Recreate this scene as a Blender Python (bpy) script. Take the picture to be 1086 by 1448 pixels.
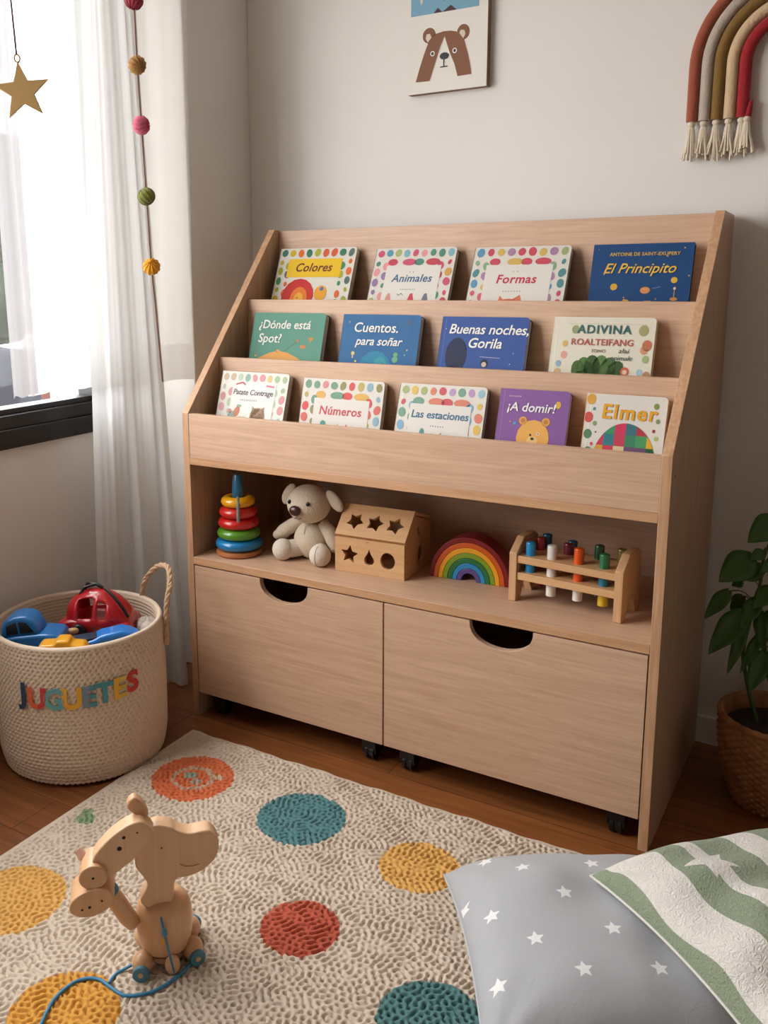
import bpy, bmesh, math, random
import numpy as np
from mathutils import Vector, Matrix, Euler, noise
for o in list(bpy.data.objects): bpy.data.objects.remove(o)
PI = math.pi
S = bpy.context.scene
C = S.collection
# ------------------------------------------------------------------ camera
cd = bpy.data.cameras.new('camera'); cam = bpy.data.objects.new('camera', cd); C.objects.link(cam)
S.camera = cam
f_px = 1297.249; yaw = -0.564579; pitch = -0.193891; roll = -0.0127174
F = Vector((math.sin(yaw)*math.cos(pitch), math.cos(yaw)*math.cos(pitch), math.sin(pitch)))
R0 = F.cross(Vector((0,0,1))).normalized(); U0 = R0.cross(F)
RR = math.cos(roll)*R0 + math.sin(roll)*U0; UU = -math.sin(roll)*R0 + math.cos(roll)*U0
cam.matrix_world = Matrix(((RR.x,UU.x,-F.x,1.527249),(RR.y,UU.y,-F.y,-1.802542),(RR.z,UU.z,-F.z,1.182567),(0,0,0,1)))
cd.sensor_fit = 'VERTICAL'; cd.sensor_height = 36; cd.lens = 36*f_px/1448
cd.shift_x = 106.274/1448; cd.shift_y = -82.405/1448
cd.clip_start = .05
# ------------------------------------------------------------------ daylight, exposure
SKY = 12.0
w = bpy.data.worlds.new('sky'); S.world = w; w.use_nodes = True
bg = w.node_tree.nodes['Background']; bg.inputs[0].default_value = (.97,.985,1.0,1); bg.inputs[1].default_value = SKY
def portal(name, loc, rot, sx, sy):
    l = bpy.data.lights.new(name,'AREA'); l.shape='RECTANGLE'; l.size=sx; l.size_y=sy; l.cycles.is_portal=True
    o = bpy.data.objects.new(name,l); C.objects.link(o); o.location=loc; o.rotation_euler=rot; return o
portal('window_portal',(-.43,-1.005,1.525),(0,-PI/2,0),1.54,2.18)
S.view_settings.view_transform='Standard'; S.view_settings.look='None'
S.view_settings.exposure=0.0; S.view_settings.gamma=1; S.view_settings.use_curve_mapping=False
# ------------------------------------------------------------------ materials
def srgb(r,g,b):
    f=lambda c:(c/255/12.92) if c/255<=.04045 else ((c/255+.055)/1.055)**2.4
    return (f(r),f(g),f(b),1)
def newmat(name):
    m=bpy.data.materials.new(name); m.use_nodes=True; nt=m.node_tree
    return m,nt,nt.nodes['Principled BSDF']
def N(nt,t,**k):
    n=nt.nodes.new(t)
    for a,b in k.items():
        if a in n.inputs.keys(): n.inputs[a].default_value=b
        else: setattr(n,a,b)
    return n
_mc={}
def plain(name,col,rough=.5,bump=0,bscale=200,spec=.5,coat=0,var=.0,sheen=0,sss=0):
    if name in _mc: return _mc[name]
    m,nt,p=newmat(name); c=srgb(*col)
    p.inputs['Base Color'].default_value=c; p.inputs['Roughness'].default_value=rough
    p.inputs['Specular IOR Level'].default_value=spec; p.inputs['Coat Weight'].default_value=coat
    p.inputs['Sheen Weight'].default_value=sheen
    tc=N(nt,'ShaderNodeTexCoord')
    nz=N(nt,'ShaderNodeTexNoise',Scale=bscale,Detail=3.0); nt.links.new(tc.outputs['Object'],nz.inputs['Vector'])
    if var:
        n2=N(nt,'ShaderNodeTexNoise',Scale=max(4,bscale*.1),Detail=3.0); nt.links.new(tc.outputs['Object'],n2.inputs['Vector'])
        mx=N(nt,'ShaderNodeMix',data_type='RGBA'); nt.links.new(n2.outputs[0],mx.inputs[0])
        mx.inputs[6].default_value=tuple(x*(1-var) for x in c[:3])+(1,); mx.inputs[7].default_value=tuple(min(1,x*(1+var)) for x in c[:3])+(1,)
        nt.links.new(mx.outputs[2],p.inputs['Base Color'])
    if bump:
        b=N(nt,'ShaderNodeBump',Strength=bump,Distance=.002); nt.links.new(nz.outputs[0],b.inputs['Height']); nt.links.new(b.outputs[0],p.inputs['Normal'])
    _mc[name]=m; return m
def wood(name,light,dark,grain='X',rough=.45,scale=1.0,contrast=1.0):
    m,nt,p=newmat(name)
    tc=N(nt,'ShaderNodeTexCoord'); mp=N(nt,'ShaderNodeMapping'); nt.links.new(tc.outputs['Object'],mp.inputs[0])
    s={'X':(1.5,30,30),'Z':(30,30,1.5),'Y':(30,1.5,30)}[grain]; mp.inputs['Scale'].default_value=tuple(a*scale for a in s)
    n1=N(nt,'ShaderNodeTexNoise',Scale=2.0,Detail=6.0,Roughness=.6,Distortion=1.6); nt.links.new(mp.outputs[0],n1.inputs['Vector'])
    n2=N(nt,'ShaderNodeTexNoise',Scale=9.0,Detail=4.0,Roughness=.7); nt.links.new(mp.outputs[0],n2.inputs['Vector'])
    ad=N(nt,'ShaderNodeMath',operation='MULTIPLY_ADD'); nt.links.new(n2.outputs[0],ad.inputs[0]); ad.inputs[1].default_value=.45; nt.links.new(n1.outputs[0],ad.inputs[2])
    cr=N(nt,'ShaderNodeValToRGB'); nt.links.new(ad.outputs[0],cr.inputs[0])
    e=cr.color_ramp.elements; e[0].position=.50; e[0].color=srgb(*dark); e[1].position=.50+.42/contrast; e[1].color=srgb(*light)
    nt.links.new(cr.outputs[0],p.inputs['Base Color']); p.inputs['Roughness'].default_value=rough
    b=N(nt,'ShaderNodeBump',Strength=.08,Distance=.001); nt.links.new(n2.outputs[0],b.inputs['Height']); nt.links.new(b.outputs[0],p.inputs['Normal'])
    return m
M_oakX=wood('oak_laminate_horizontal',(211,174,144),(186,148,119),'X',contrast=.8)
M_oakZ=wood('oak_laminate_vertical',(194,162,130),(164,130,100),'Z',contrast=.8)
M_edge=wood('oak_edge_band_vertical',(206,162,124),(176,132,96),'Z')
M_edgeX=wood('oak_edge_band_horizontal',(206,160,120),(180,134,96),'X')
M_toy=wood('beech_toy_wood',(222,178,130),(200,152,104),'X',.4,.6,.8)
M_toy2=wood('pine_toy_wood',(214,172,128),(196,150,106),'Z',.4,.6,.8)
M_basewood=wood('orange_toy_wood',(190,120,72),(168,100,56),'X',.35)
M_wall=plain('wall_paint',(227,221,214),.9,.15,60,var=.015)
M_wall2=plain('wall_paint_bounce_tone',(222,214,204),.9)  # unseen walls only, tone chosen for how much light they bounce back
M_ceil=plain('ceiling_paint',(240,236,230),.9)
M_black=plain('black_plastic',(16,16,18),.35)
M_frame=plain('black_aluminium',(10,10,11),.45)
M_white=plain('white_gloss',(232,228,220),.4)
M_paper=plain('page_edges',(216,206,188),.8,.3,400)
def floor_mat():
    m,nt,p=newmat('brown_laminate_floor')
    tc=N(nt,'ShaderNodeTexCoord'); br=N(nt,'ShaderNodeTexBrick',Scale=1.0)
    br.inputs['Brick Width'].default_value=1.2; br.inputs['Row Height'].default_value=.125; br.inputs['Mortar Size'].default_value=.0012
    br.inputs['Color1'].default_value=srgb(140,84,44); br.inputs['Color2'].default_value=srgb(126,74,38); br.inputs['Mortar'].default_value=srgb(70,38,18)
    nt.links.new(tc.outputs['Object'],br.inputs['Vector'])
    mp=N(nt,'ShaderNodeMapping'); mp.inputs['Scale'].default_value=(2,35,35); nt.links.new(tc.outputs['Object'],mp.inputs[0])
    nz=N(nt,'ShaderNodeTexNoise',Scale=1.6,Detail=6.0,Distortion=.8); nt.links.new(mp.outputs[0],nz.inputs['Vector'])
    cr=N(nt,'ShaderNodeValToRGB'); nt.links.new(nz.outputs[0],cr.inputs[0]); cr.color_ramp.elements[0].position=.3; cr.color_ramp.elements[0].color=(.62,.6,.58,1); cr.color_ramp.elements[1].position=.7; cr.color_ramp.elements[1].color=(1.15,1.15,1.15,1)
    mx=N(nt,'ShaderNodeMix',data_type='RGBA',blend_type='MULTIPLY'); mx.inputs[0].default_value=1
    nt.links.new(br.outputs[0],mx.inputs[6]); nt.links.new(cr.outputs[0],mx.inputs[7]); nt.links.new(mx.outputs[2],p.inputs['Base Color'])
    p.inputs['Roughness'].default_value=.34
    return m
M_floor=floor_mat()
def sheer_mat(name,tr,col=(240,238,236),dif=.5):
    m=bpy.data.materials.new(name); m.use_nodes=True; nt=m.node_tree; nt.nodes.clear()
    out=N(nt,'ShaderNodeOutputMaterial'); a=N(nt,'ShaderNodeBsdfTranslucent'); d=N(nt,'ShaderNodeBsdfDiffuse'); t=N(nt,'ShaderNodeBsdfTransparent')
    a.inputs[0].default_value=srgb(*col); d.inputs[0].default_value=srgb(*col)
    m1=N(nt,'ShaderNodeMixShader'); m1.inputs[0].default_value=dif; nt.links.new(a.outputs[0],m1.inputs[1]); nt.links.new(d.outputs[0],m1.inputs[2])
    m2=N(nt,'ShaderNodeMixShader'); m2.inputs[0].default_value=tr; nt.links.new(m1.outputs[0],m2.inputs[1]); nt.links.new(t.outputs[0],m2.inputs[2])
    nt.links.new(m2.outputs[0],out.inputs[0]); return m
M_sheer=sheer_mat('white_sheer_voile',.42,dif=.6); M_hem=sheer_mat('white_sheer_double_hem',.30,dif=.7); M_fold=sheer_mat('white_folded_voile',.03,(236,236,240),.885)
M_curt=sheer_mat('white_linen_curtain',.07,(230,229,227))
def glass_mat():
    m=bpy.data.materials.new('window_glass'); m.use_nodes=True; nt=m.node_tree; nt.nodes.clear()
    out=N(nt,'ShaderNodeOutputMaterial'); t=N(nt,'ShaderNodeBsdfTransparent'); g=N(nt,'ShaderNodeBsdfGlossy'); g.inputs['Roughness'].default_value=.02
    x=N(nt,'ShaderNodeMixShader'); x.inputs[0].default_value=.06; nt.links.new(t.outputs[0],x.inputs[1]); nt.links.new(g.outputs[0],x.inputs[2]); nt.links.new(x.outputs[0],out.inputs[0]); return m
M_glass=glass_mat()
def knit(name,col,scale=260,strength=.6,rough=.95):
    m,nt,p=newmat(name); p.inputs['Base Color'].default_value=srgb(*col); p.inputs['Roughness'].default_value=rough; p.inputs['Sheen Weight'].default_value=.15
    tc=N(nt,'ShaderNodeTexCoord'); v=N(nt,'ShaderNodeTexVoronoi',Scale=scale); nt.links.new(tc.outputs['Object'],v.inputs['Vector'])
    b=N(nt,'ShaderNodeBump',Strength=strength,Distance=.0015,invert=True); nt.links.new(v.outputs['Distance'],b.inputs['Height']); nt.links.new(b.outputs[0],p.inputs['Normal'])
    return m
# ------------------------------------------------------------------ mesh helpers
class MB:
    def __init__(s): s.v=[]; s.f=[]; s.mi=[]
    def add(s,vs,fs,mi=0,M=None):
        o=len(s.v)
        for q in vs: s.v.append(tuple((M@Vector(q)) if M is not None else q))
        for q in fs: s.f.append(tuple(i+o for i in q)); s.mi.append(mi)
        return s
    def box(s,x0,x1,y0,y1,z0,z1,mi=0,M=None):
        vs=[(x,y,z) for z in(z0,z1) for y in(y0,y1) for x in(x0,x1)]
        return s.add(vs,[(0,2,3,1),(4,5,7,6),(0,1,5,4),(2,6,7,3),(0,4,6,2),(1,3,7,5)],mi,M)
    def prism(s,pts,d0,d1,axis='Y',mi=0,M=None):
        n=len(pts); a=sum(pts[i][0]*pts[(i+1)%n][1]-pts[(i+1)%n][0]*pts[i][1] for i in range(n))
        if a<0: pts=pts[::-1]
        g={'Y':lambda p,d:(p[0],d,p[1]),'X':lambda p,d:(d,p[0],p[1]),'Z':lambda p,d:(p[0],p[1],d)}[axis]
        vs=[g(p,d0) for p in pts]+[g(p,d1) for p in pts]
        fs=[tuple(range(n)),tuple(range(2*n-1,n-1,-1))]+[(i,n+i,n+(i+1)%n,(i+1)%n) for i in range(n)]
        if axis in 'XZ': fs=[q[::-1] for q in fs]
        return s.add(vs,fs,mi,M)
    def ell(s,c,r,mi=0,M=None,nu=24,nv=16,fn=None):
        vs=[];fs=[]
        for j in range(nv+1):
            ph=PI*j/nv
            for i in range(nu):
                th=2*PI*i/nu; q=Vector((math.sin(ph)*math.cos(th),math.sin(ph)*math.sin(th),math.cos(ph)))
                k=fn(q) if fn else 1
                vs.append((c[0]+r[0]*q.x*k,c[1]+r[1]*q.y*k,c[2]+r[2]*q.z*k))
        for j in range(nv):
            for i in range(nu): fs.append((j*nu+i,(j+1)*nu+i,(j+1)*nu+(i+1)%nu,j*nu+(i+1)%nu))
        return s.add(vs,fs,mi,M)
    def tube(s,path,rad,mi=0,n=10,M=None,caps=True,flat=1):
        P=[Vector(p) for p in path]; L=len(P); r=rad if hasattr(rad,'__len__') else [rad]*L
        vs=[];fs=[]; up=None
        for k in range(L):
            t=(P[min(k+1,L-1)]-P[max(k-1,0)]).normalized()
            if up is None:
                a=Vector((0,0,1)) if abs(t.z)<.9 else Vector((1,0,0)); u=t.cross(a).normalized()
            else:
                u=(up-t*up.dot(t)).normalized()
            up=u; w_=t.cross(u)
            for i in range(n):
                th=2*PI*i/n; vs.append(P[k]+(u*math.cos(th)+w_*math.sin(th)*flat)*r[k])
        for k in range(L-1):
            for i in range(n): fs.append((k*n+i,k*n+(i+1)%n,(k+1)*n+(i+1)%n,(k+1)*n+i))
        if caps: fs+= [tuple(range(n-1,-1,-1)),tuple(range((L-1)*n,L*n))]
        return s.add([tuple(v) for v in vs],fs,mi,M)
    def lathe(s,prof,c=(0,0,0),mi=0,n=48,M=None,fn=None,close=False):
        vs=[];fs=[];L=len(prof)
        for r,z in prof:
            for i in range(n):
                th=2*PI*i/n; rr=r if fn is None else fn(r,z,th); vs.append((c[0]+rr*math.cos(th),c[1]+rr*math.sin(th),c[2]+z))
        for k in range(L-1 if not close else L):
            k2=(k+1)%L
            for i in range(n): fs.append((k*n+i,k*n+(i+1)%n,k2*n+(i+1)%n,k2*n+i))
        return s.add(vs,fs,mi,M)
    def cyl(s,p0,p1,r,mi=0,n=24,M=None): return s.tube([p0,p1],r,mi,n,M)
    def build(s,name,mats,parent=None,world=True,bevel=0,seg=2,sub=0,ang=40):
        me=bpy.data.meshes.new(name); me.from_pydata(s.v,[],s.f)
        if not isinstance(mats,(list,tuple)): mats=[mats]
        for m in mats: me.materials.append(m)
        me.polygons.foreach_set('material_index',s.mi); me.polygons.foreach_set('use_smooth',[True]*len(s.f)); me.update()
        me.set_sharp_from_angle(angle=math.radians(ang))
        return link(name,me,parent,world,bevel,seg,sub)
ROOT={}
def link(name,me,parent=None,world=True,bevel=0,seg=2,sub=0):
    if parent is not None and world and parent in ROOT: me.transform(ROOT[parent].inverted())
    o=bpy.data.objects.new(name,me); C.objects.link(o)
    if parent is not None: o.parent=parent; ROOT[o]=ROOT.get(parent,Matrix())
    if bevel:
        b=o.modifiers.new('bevel','BEVEL'); b.width=bevel; b.segments=seg; b.limit_method='ANGLE'; b.angle_limit=math.radians(35)
    if sub:
        b=o.modifiers.new('sub','SUBSURF'); b.levels=sub; b.render_levels=sub
    return o
def thing(name,label,cat,loc=(0,0,0),rot=(0,0,0),group=None):
    o=bpy.data.objects.new(name,None); C.objects.link(o); o.empty_display_size=.03
    o.location=loc; o.rotation_euler=rot; o['label']=label; o['category']=cat
    if group: o['group']=group
    ROOT[o]=Matrix.Translation(loc)@Euler(rot).to_matrix().to_4x4(); return o
def tag(o,label,cat,group=None):
    o['label']=label; o['category']=cat
    if group: o['group']=group
    return o
def struct(o): o['kind']='structure'; return o
def curve_mesh(me_name,cu):
    o=bpy.data.objects.new('tmp',cu); C.objects.link(o); bpy.context.view_layer.update()
    dg=bpy.context.evaluated_depsgraph_get(); me=bpy.data.meshes.new_from_object(o.evaluated_get(dg)); me.name=me_name
    bpy.data.objects.remove(o); bpy.data.curves.remove(cu); return me
def plate(outer,holes,th,M,name='plate'):
    """flat plate with real holes: outline in local XY, thickness along Z (centred), placed by M"""
    cu=bpy.data.curves.new('p','CURVE'); cu.dimensions='2D'; cu.fill_mode='BOTH'; cu.extrude=th/2
    for L in [outer]+holes:
        sp=cu.splines.new('POLY'); sp.points.add(len(L)-1)
        for i,p in enumerate(L): sp.points[i].co=(p[0],p[1],0,1)
        sp.use_cyclic_u=True
    me=curve_mesh(name,cu); me.transform(M)
    for p in me.polygons: p.use_smooth=False
    return me
def text_mesh(txt,size,shear=0,bold=0,space=1,ext=.0002,align='LEFT',res=3):
    cu=bpy.data.curves.new('t','FONT'); cu.body=txt; cu.size=size; cu.shear=shear; cu.offset=bold; cu.space_character=space; cu.extrude=ext; cu.align_x=align; cu.resolution_u=res
    return curve_mesh('text',cu)
def put(me,name,mats,parent,world=True,**k):
    me.materials.clear()
    for m in (mats if isinstance(mats,(list,tuple)) else [mats]): me.materials.append(m)
    return link(name,me,parent,world,**k)
def star_pts(R,r,cx=0,cy=0,rot=0,n=5):
    return [(cx+(R if i%2==0 else r)*math.sin(rot+PI*i/n),cy+(R if i%2==0 else r)*math.cos(rot+PI*i/n)) for i in range(2*n)]
def circ(cx,cy,rx,ry=None,n=28,a0=0): ry=ry or rx; return [(cx+rx*math.cos(a0+2*PI*i/n),cy+ry*math.sin(a0+2*PI*i/n)) for i in range(n)]
def interp(x,xs,ys):
    return float(np.interp(x,xs,ys))
# ================================================================== SETTING
XW=-.37; YB=.55; XR=5.2; YR=-4.6; ZC=2.5
struct(MB().box(XW-.2,XR+.1,YR-.1,YB+.1,-.1,0).build('floor',M_floor))
struct(MB().box(XW-.2,XR+.1,YR-.1,YB+.1,ZC,ZC+.1).build('ceiling',M_ceil))
struct(MB().box(XW-.12,XR+.1,YB,YB+.12,0,ZC).build('wall_back',M_wall))
struct(MB().box(XR,XR+.1,YR,YB,0,ZC).build('wall_right',M_wall2))
struct(MB().box(XW-.12,XR,YR-.1,YR,0,ZC).build('wall_rear',M_wall2))
WY0,WY1,WZ0,WZ1=-2.1,.10,.75,2.30
m=MB()
m.box(XW-.12,XW,YR,YB,0,WZ0).box(XW-.12,XW,YR,YB,WZ1,ZC).box(XW-.12,XW,WY1,YB,WZ0,WZ1).box(XW-.12,XW,YR,WY0,WZ0,WZ1)
struct(m.build('wall_left',M_wall))
struct(MB().box(XW,-.157,.25,YB,0,ZC).build('wall_corner',M_wall,bevel=.004))
m=MB().box(-.157,XR,YB-.012,YB,0,.072)
struct(m.build('baseboard_back',M_white,bevel=.003))
struct(MB().box(XW,XW+.012,YR,.25,0,.072).build('baseboard_left',M_white,bevel=.003))
# window: black frame with stepped bottom rail, glass
def window(name,y0,y1,z0,z1):
    r=MB(); x0=XW-.07
    r.box(x0,XW+.012,y0,y1,z0,z0+.05).box(x0,XW+.004,y0,y1,z0+.05,z0+.085).box(x0,XW-.01,y0,y1,z0+.085,z0+.10)
    r.box(x0,XW+.004,y0,y1,z1-.06,z1).box(x0,XW+.004,y0,y0+.06,z0,z1).box(x0,XW+.004,y1-.035,y1,z0,z1)
    ym=(y0+y1)/2-.1
    r.box(x0,XW-.005,ym-.03,ym+.03,z0,z1)
    o=struct(r.build(name,M_frame,bevel=.002))
    g=MB().box(XW-.045,XW-.041,y0+.06,y1-.035,z0+.1,z1-.06).build('window_pane',M_glass,o)
    return o
window('window_1',WY0,WY1,WZ0,WZ1)
# ================================================================== RUG
def build_rug():
    x0,x1,y0,y1=.066,1.62,-1.5,-.085; st=.0024
    nx=int((x1-x0)/st); ny=int((y1-y0)/st)
    rng=np.random.default_rng(4)
    W=rng.standard_normal((ny+1,nx+1))
    ky=np.fft.fftfreq(ny+1,st)[:,None]; kx=np.fft.fftfreq(nx+1,st)[None,:]; k=np.hypot(kx,ky)
    k0=1/.0118; filt=np.exp(-((k-k0)/(k0*.11))**2)
    g=np.fft.ifft2(np.fft.fft2(W)*filt).real; g/=g.std()
    lo=np.fft.ifft2(np.fft.fft2(rng.standard_normal((ny+1,nx+1)))*np.exp(-(k/6)**2)).real; lo/=lo.std()
    q_=np.clip((g+1.15)/.95,0,1); h=q_*q_*(3-2*q_)*.85+.12*np.tanh(g)
    X,Y=np.meshgrid(np.linspace(x0,x1,nx+1),np.linspace(y0,y1,ny+1))
    ed=np.minimum(np.minimum(X-x0,x1-X),np.minimum(Y-y0,y1-Y)); fl=np.clip((ed-.010)/.012,0,1)
    Z=.009+h*.0085*fl+lo*.0006*fl+.002*fl
    Z[0,:]=Z[-1,:]=.0; Z[:,0]=Z[:,-1]=.0
    X=X+fl*lo*.001
    wob=.0022*np.sin(X*31)+.0015*np.sin(X*83); Y=Y+wob*(Y>y1-.05)
    # bottom closing
    V=np.stack([X,Y,Z],-1).reshape(-1,3)
    I=np.arange((nx+1)*(ny+1)).reshape(ny+1,nx+1)
    Q=np.stack([I[:-1,:-1],I[:-1,1:],I[1:,1:],I[1:,:-1]],-1).reshape(-1,4)
    me=bpy.data.meshes.new('rug'); me.vertices.add(len(V)); me.vertices.foreach_set('co',V.ravel().astype('f'))
    me.loops.add(Q.size); me.loops.foreach_set('vertex_index',Q.ravel().astype('i'))
    me.polygons.add(len(Q)); me.polygons.foreach_set('loop_start',np.arange(0,Q.size,4,dtype='i')); me.polygons.foreach_set('use_smooth',np.ones(len(Q),bool))
    me.update(); me.validate()
    m,nt,p=newmat('rug_pile'); p.inputs['Roughness'].default_value=.95; p.inputs['Sheen Weight'].default_value=.1; p.inputs['Specular IOR Level'].default_value=.2
    tc=N(nt,'ShaderNodeTexCoord')
    nz=N(nt,'ShaderNodeTexNoise',Scale=60.0,Detail=2.0); nt.links.new(tc.outputs['Object'],nz.inputs['Vector'])
    sub=N(nt,'ShaderNodeVectorMath',operation='SUBTRACT'); nt.links.new(nz.outputs['Color'],sub.inputs[0]); sub.inputs[1].default_value=(.5,.5,.5)
    sc=N(nt,'ShaderNodeVectorMath',operation='SCALE'); nt.links.new(sub.outputs[0],sc.inputs[0]); sc.inputs['Scale'].default_value=.012
    ad=N(nt,'ShaderNodeVectorMath',operation='ADD'); nt.links.new(tc.outputs['Object'],ad.inputs[0]); nt.links.new(sc.outputs[0],ad.inputs[1])
    fl=N(nt,'ShaderNodeVectorMath',operation='MULTIPLY'); nt.links.new(ad.outputs[0],fl.inputs[0]); fl.inputs[1].default_value=(1,1,0)
    n3=N(nt,'ShaderNodeTexNoise',Scale=7.0,Detail=3.0); nt.links.new(tc.outputs['Object'],n3.inputs['Vector'])
    cr=N(nt,'ShaderNodeValToRGB'); nt.links.new(n3.outputs[0],cr.inputs[0]); cr.color_ramp.elements[0].color=srgb(188,170,150); cr.color_ramp.elements[1].color=srgb(214,197,177)
    cur=cr.outputs[0]
    dots=[(.229,-.282,.097,(206,108,66)),(.229,-.282,.052,(190,158,130)),(.229,-.284,.040,(206,108,66)),(.215,-.275,.016,(150,156,132)),(.246,-.292,.014,(170,150,130)),(.280,-.248,.012,(196,170,140)),(.536,-.287,.097,(84,126,128)),(.827,-.306,.080,(212,162,88)),(.718,-.576,.073,(178,84,62)),
      (.208,-.794,.098,(212,162,88)),(1.012,-.650,.088,(80,118,116)),(.50,-.940,.090,(208,150,66)),(.134,-.533,.020,(128,150,112)),(.118,-.512,.014,(128,150,112)),(.452,-.499,.010,(140,165,120))]
    for (x,y,r,c) in dots:
        d=N(nt,'ShaderNodeVectorMath',operation='DISTANCE'); nt.links.new(fl.outputs[0],d.inputs[0]); d.inputs[1].default_value=(x,y,0)
        lt=N(nt,'ShaderNodeMapRange'); lt.inputs['From Min'].default_value=r-.0012; lt.inputs['From Max'].default_value=r+.0012; lt.inputs['To Min'].default_value=1; lt.inputs['To Max'].default_value=0
        nt.links.new(d.outputs['Value'],lt.inputs['Value'])
        mx=N(nt,'ShaderNodeMix',data_type='RGBA'); nt.links.new(lt.outputs[0],mx.inputs[0]); nt.links.new(cur,mx.inputs[6]); mx.inputs[7].default_value=srgb(*c); cur=mx.outputs[2]
    nt.links.new(cur,p.inputs['Base Color'])
    fb=N(nt,'ShaderNodeTexNoise',Scale=900.0,Detail=2.0); nt.links.new(tc.outputs['Object'],fb.inputs['Vector'])
    b=N(nt,'ShaderNodeBump',Strength=.5,Distance=.001); nt.links.new(fb.outputs[0],b.inputs['Height']); nt.links.new(b.outputs[0],p.inputs['Normal'])
    me.materials.append(m); o=bpy.data.objects.new('rug',me); C.objects.link(o)
    tag(o,'beige looped-pile rug with orange, teal, mustard and red dots on the floor','rug')
build_rug()
# ================================================================== CABINET
W=1.2;T=.0201;H1=.8349;H2=1.3056;D=.5395;Dt=.4104;zs=.4514;zd=.0683;zl=.7209
yt1,zt1,yt2,zt2=.1371,.9674,.2713,1.1147; Db=.432
cab=thing('book_display_cabinet','pale oak childrens bookcase with three book tiers, toy shelf and two rolling drawers','bookcase')
prof=[(0,0),(0,H1),(Dt,H2),(D,H2-.004),(D,0)]
for x0 in (0,W-T):
    m=MB().prism(prof,x0,x0+T,'X',0)
    fc=[] 
    for i,f in enumerate(m.f):
        c=sum((Vector(m.v[k]) for k in f),Vector())/len(f)
        if c.y<Dt*.95 and len(f)==4 and c.z>.1: m.mi[i]=1
    m.build('side_panel',[M_oakZ,M_edge],cab,bevel=.0009)
xi0,xi1=T,W-T
def panel(name,x0,x1,y0,y1,z0,z1,mat=M_oakX,edge=None,b=.0008):
    m=MB().box(x0,x1,y0,y1,z0,z1)
    if edge: m.mi[2]=1
    return m.build(name,[mat]+([edge] if edge else []),cab,bevel=b)
panel('back_panel',xi0,xi1,Db,Db+.012,.05,1.3022)
panel('display_ledge',xi0,xi1,.0,Db,zl-T,zl,M_oakX,M_edgeX)
panel('display_board',xi0,xi1,.001,.017,zl,H1-.001)
for (y,z,zb) in ((yt1,zt1,zl),(yt2,zt2,.84)):
    panel('display_board',xi0,xi1,y,y+.015,zb,z)
panel('tier_floor',xi0,xi1,yt1+.015,yt2+.015,.84,.853)
panel('tier_floor',xi0,xi1,yt2+.015,Db,.985,.998)
panel('toy_shelf',xi0,xi1,.0,Db,zs-T,zs,M_oakX,M_edgeX)
panel('divider_panel',.5765,.5935,.018,Db,.06,zs-T,M_oakZ)
def drawer(x0,x1,ncx,first):
    zt=zs-T-.0035; zb=zd; th=.016
    pts=[(x0,zb),(x1,zb),(x1,zt)]
    nr=.072; k=16
    pts+= [(ncx+nr*math.cos(a),zt-.054*(math.sin(a))**.8) for a in [PI*i/k for i in range(0,k+1)]]
    pts.append((x0,zt))
    m=MB().prism(pts,.0005,.0005+th,'Y')
    d=m.build('drawer',[M_oakX],cab,bevel=.0007)
    yb=.40; b=MB()
    b.box(x0+.012,x0+.026,.0165,yb,zb+.012,zt-.045).box(x1-.026,x1-.012,.0165,yb,zb+.012,zt-.045).box(x0+.026,x1-.026,yb-.014,yb,zb+.012,zt-.045).box(x0+.026,x1-.026,.0165,yb-.014,zb+.012,zb+.024)
    b.build('drawer_box',M_oakX,d)
    for (cx,cy) in ((x0+.05,.045),(x1-.05,.045),(x0+.05,.36),(x1-.05,.36)):
        c=MB().box(cx-.022,cx+.022,cy-.02,cy+.02,zb+.006,zb+.012).box(cx-.019,cx-.014,cy-.02,cy+.022,.022,zb+.006).box(cx+.014,cx+.019,cy-.02,cy+.022,.022,zb+.006).box(cx-.019,cx+.019,cy-.022,cy-.016,.035,zb+.006)
        c.tube([(cx-.013,cy,.0225),(cx-.004,cy,.0225),(cx-.003,cy,.0225),(cx+.003,cy,.0225),(cx+.004,cy,.0225),(cx+.013,cy,.0225)],[.0222,.0222,.019,.019,.0222,.0222],0,20)
        c.build('caster',M_black,d,bevel=.001)
drawer(xi0+.0025,.5835,.305,1); drawer(.5875,xi1-.0025,.871,2)
for z in (.79,.72,.45,.1): MB().cyl((W-.001,.035,z),(W+.0005,.035,z),.0022,n=12).build('screw_cap',plain('screw_cap_brown',(96,66,44),.5),cab)
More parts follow.
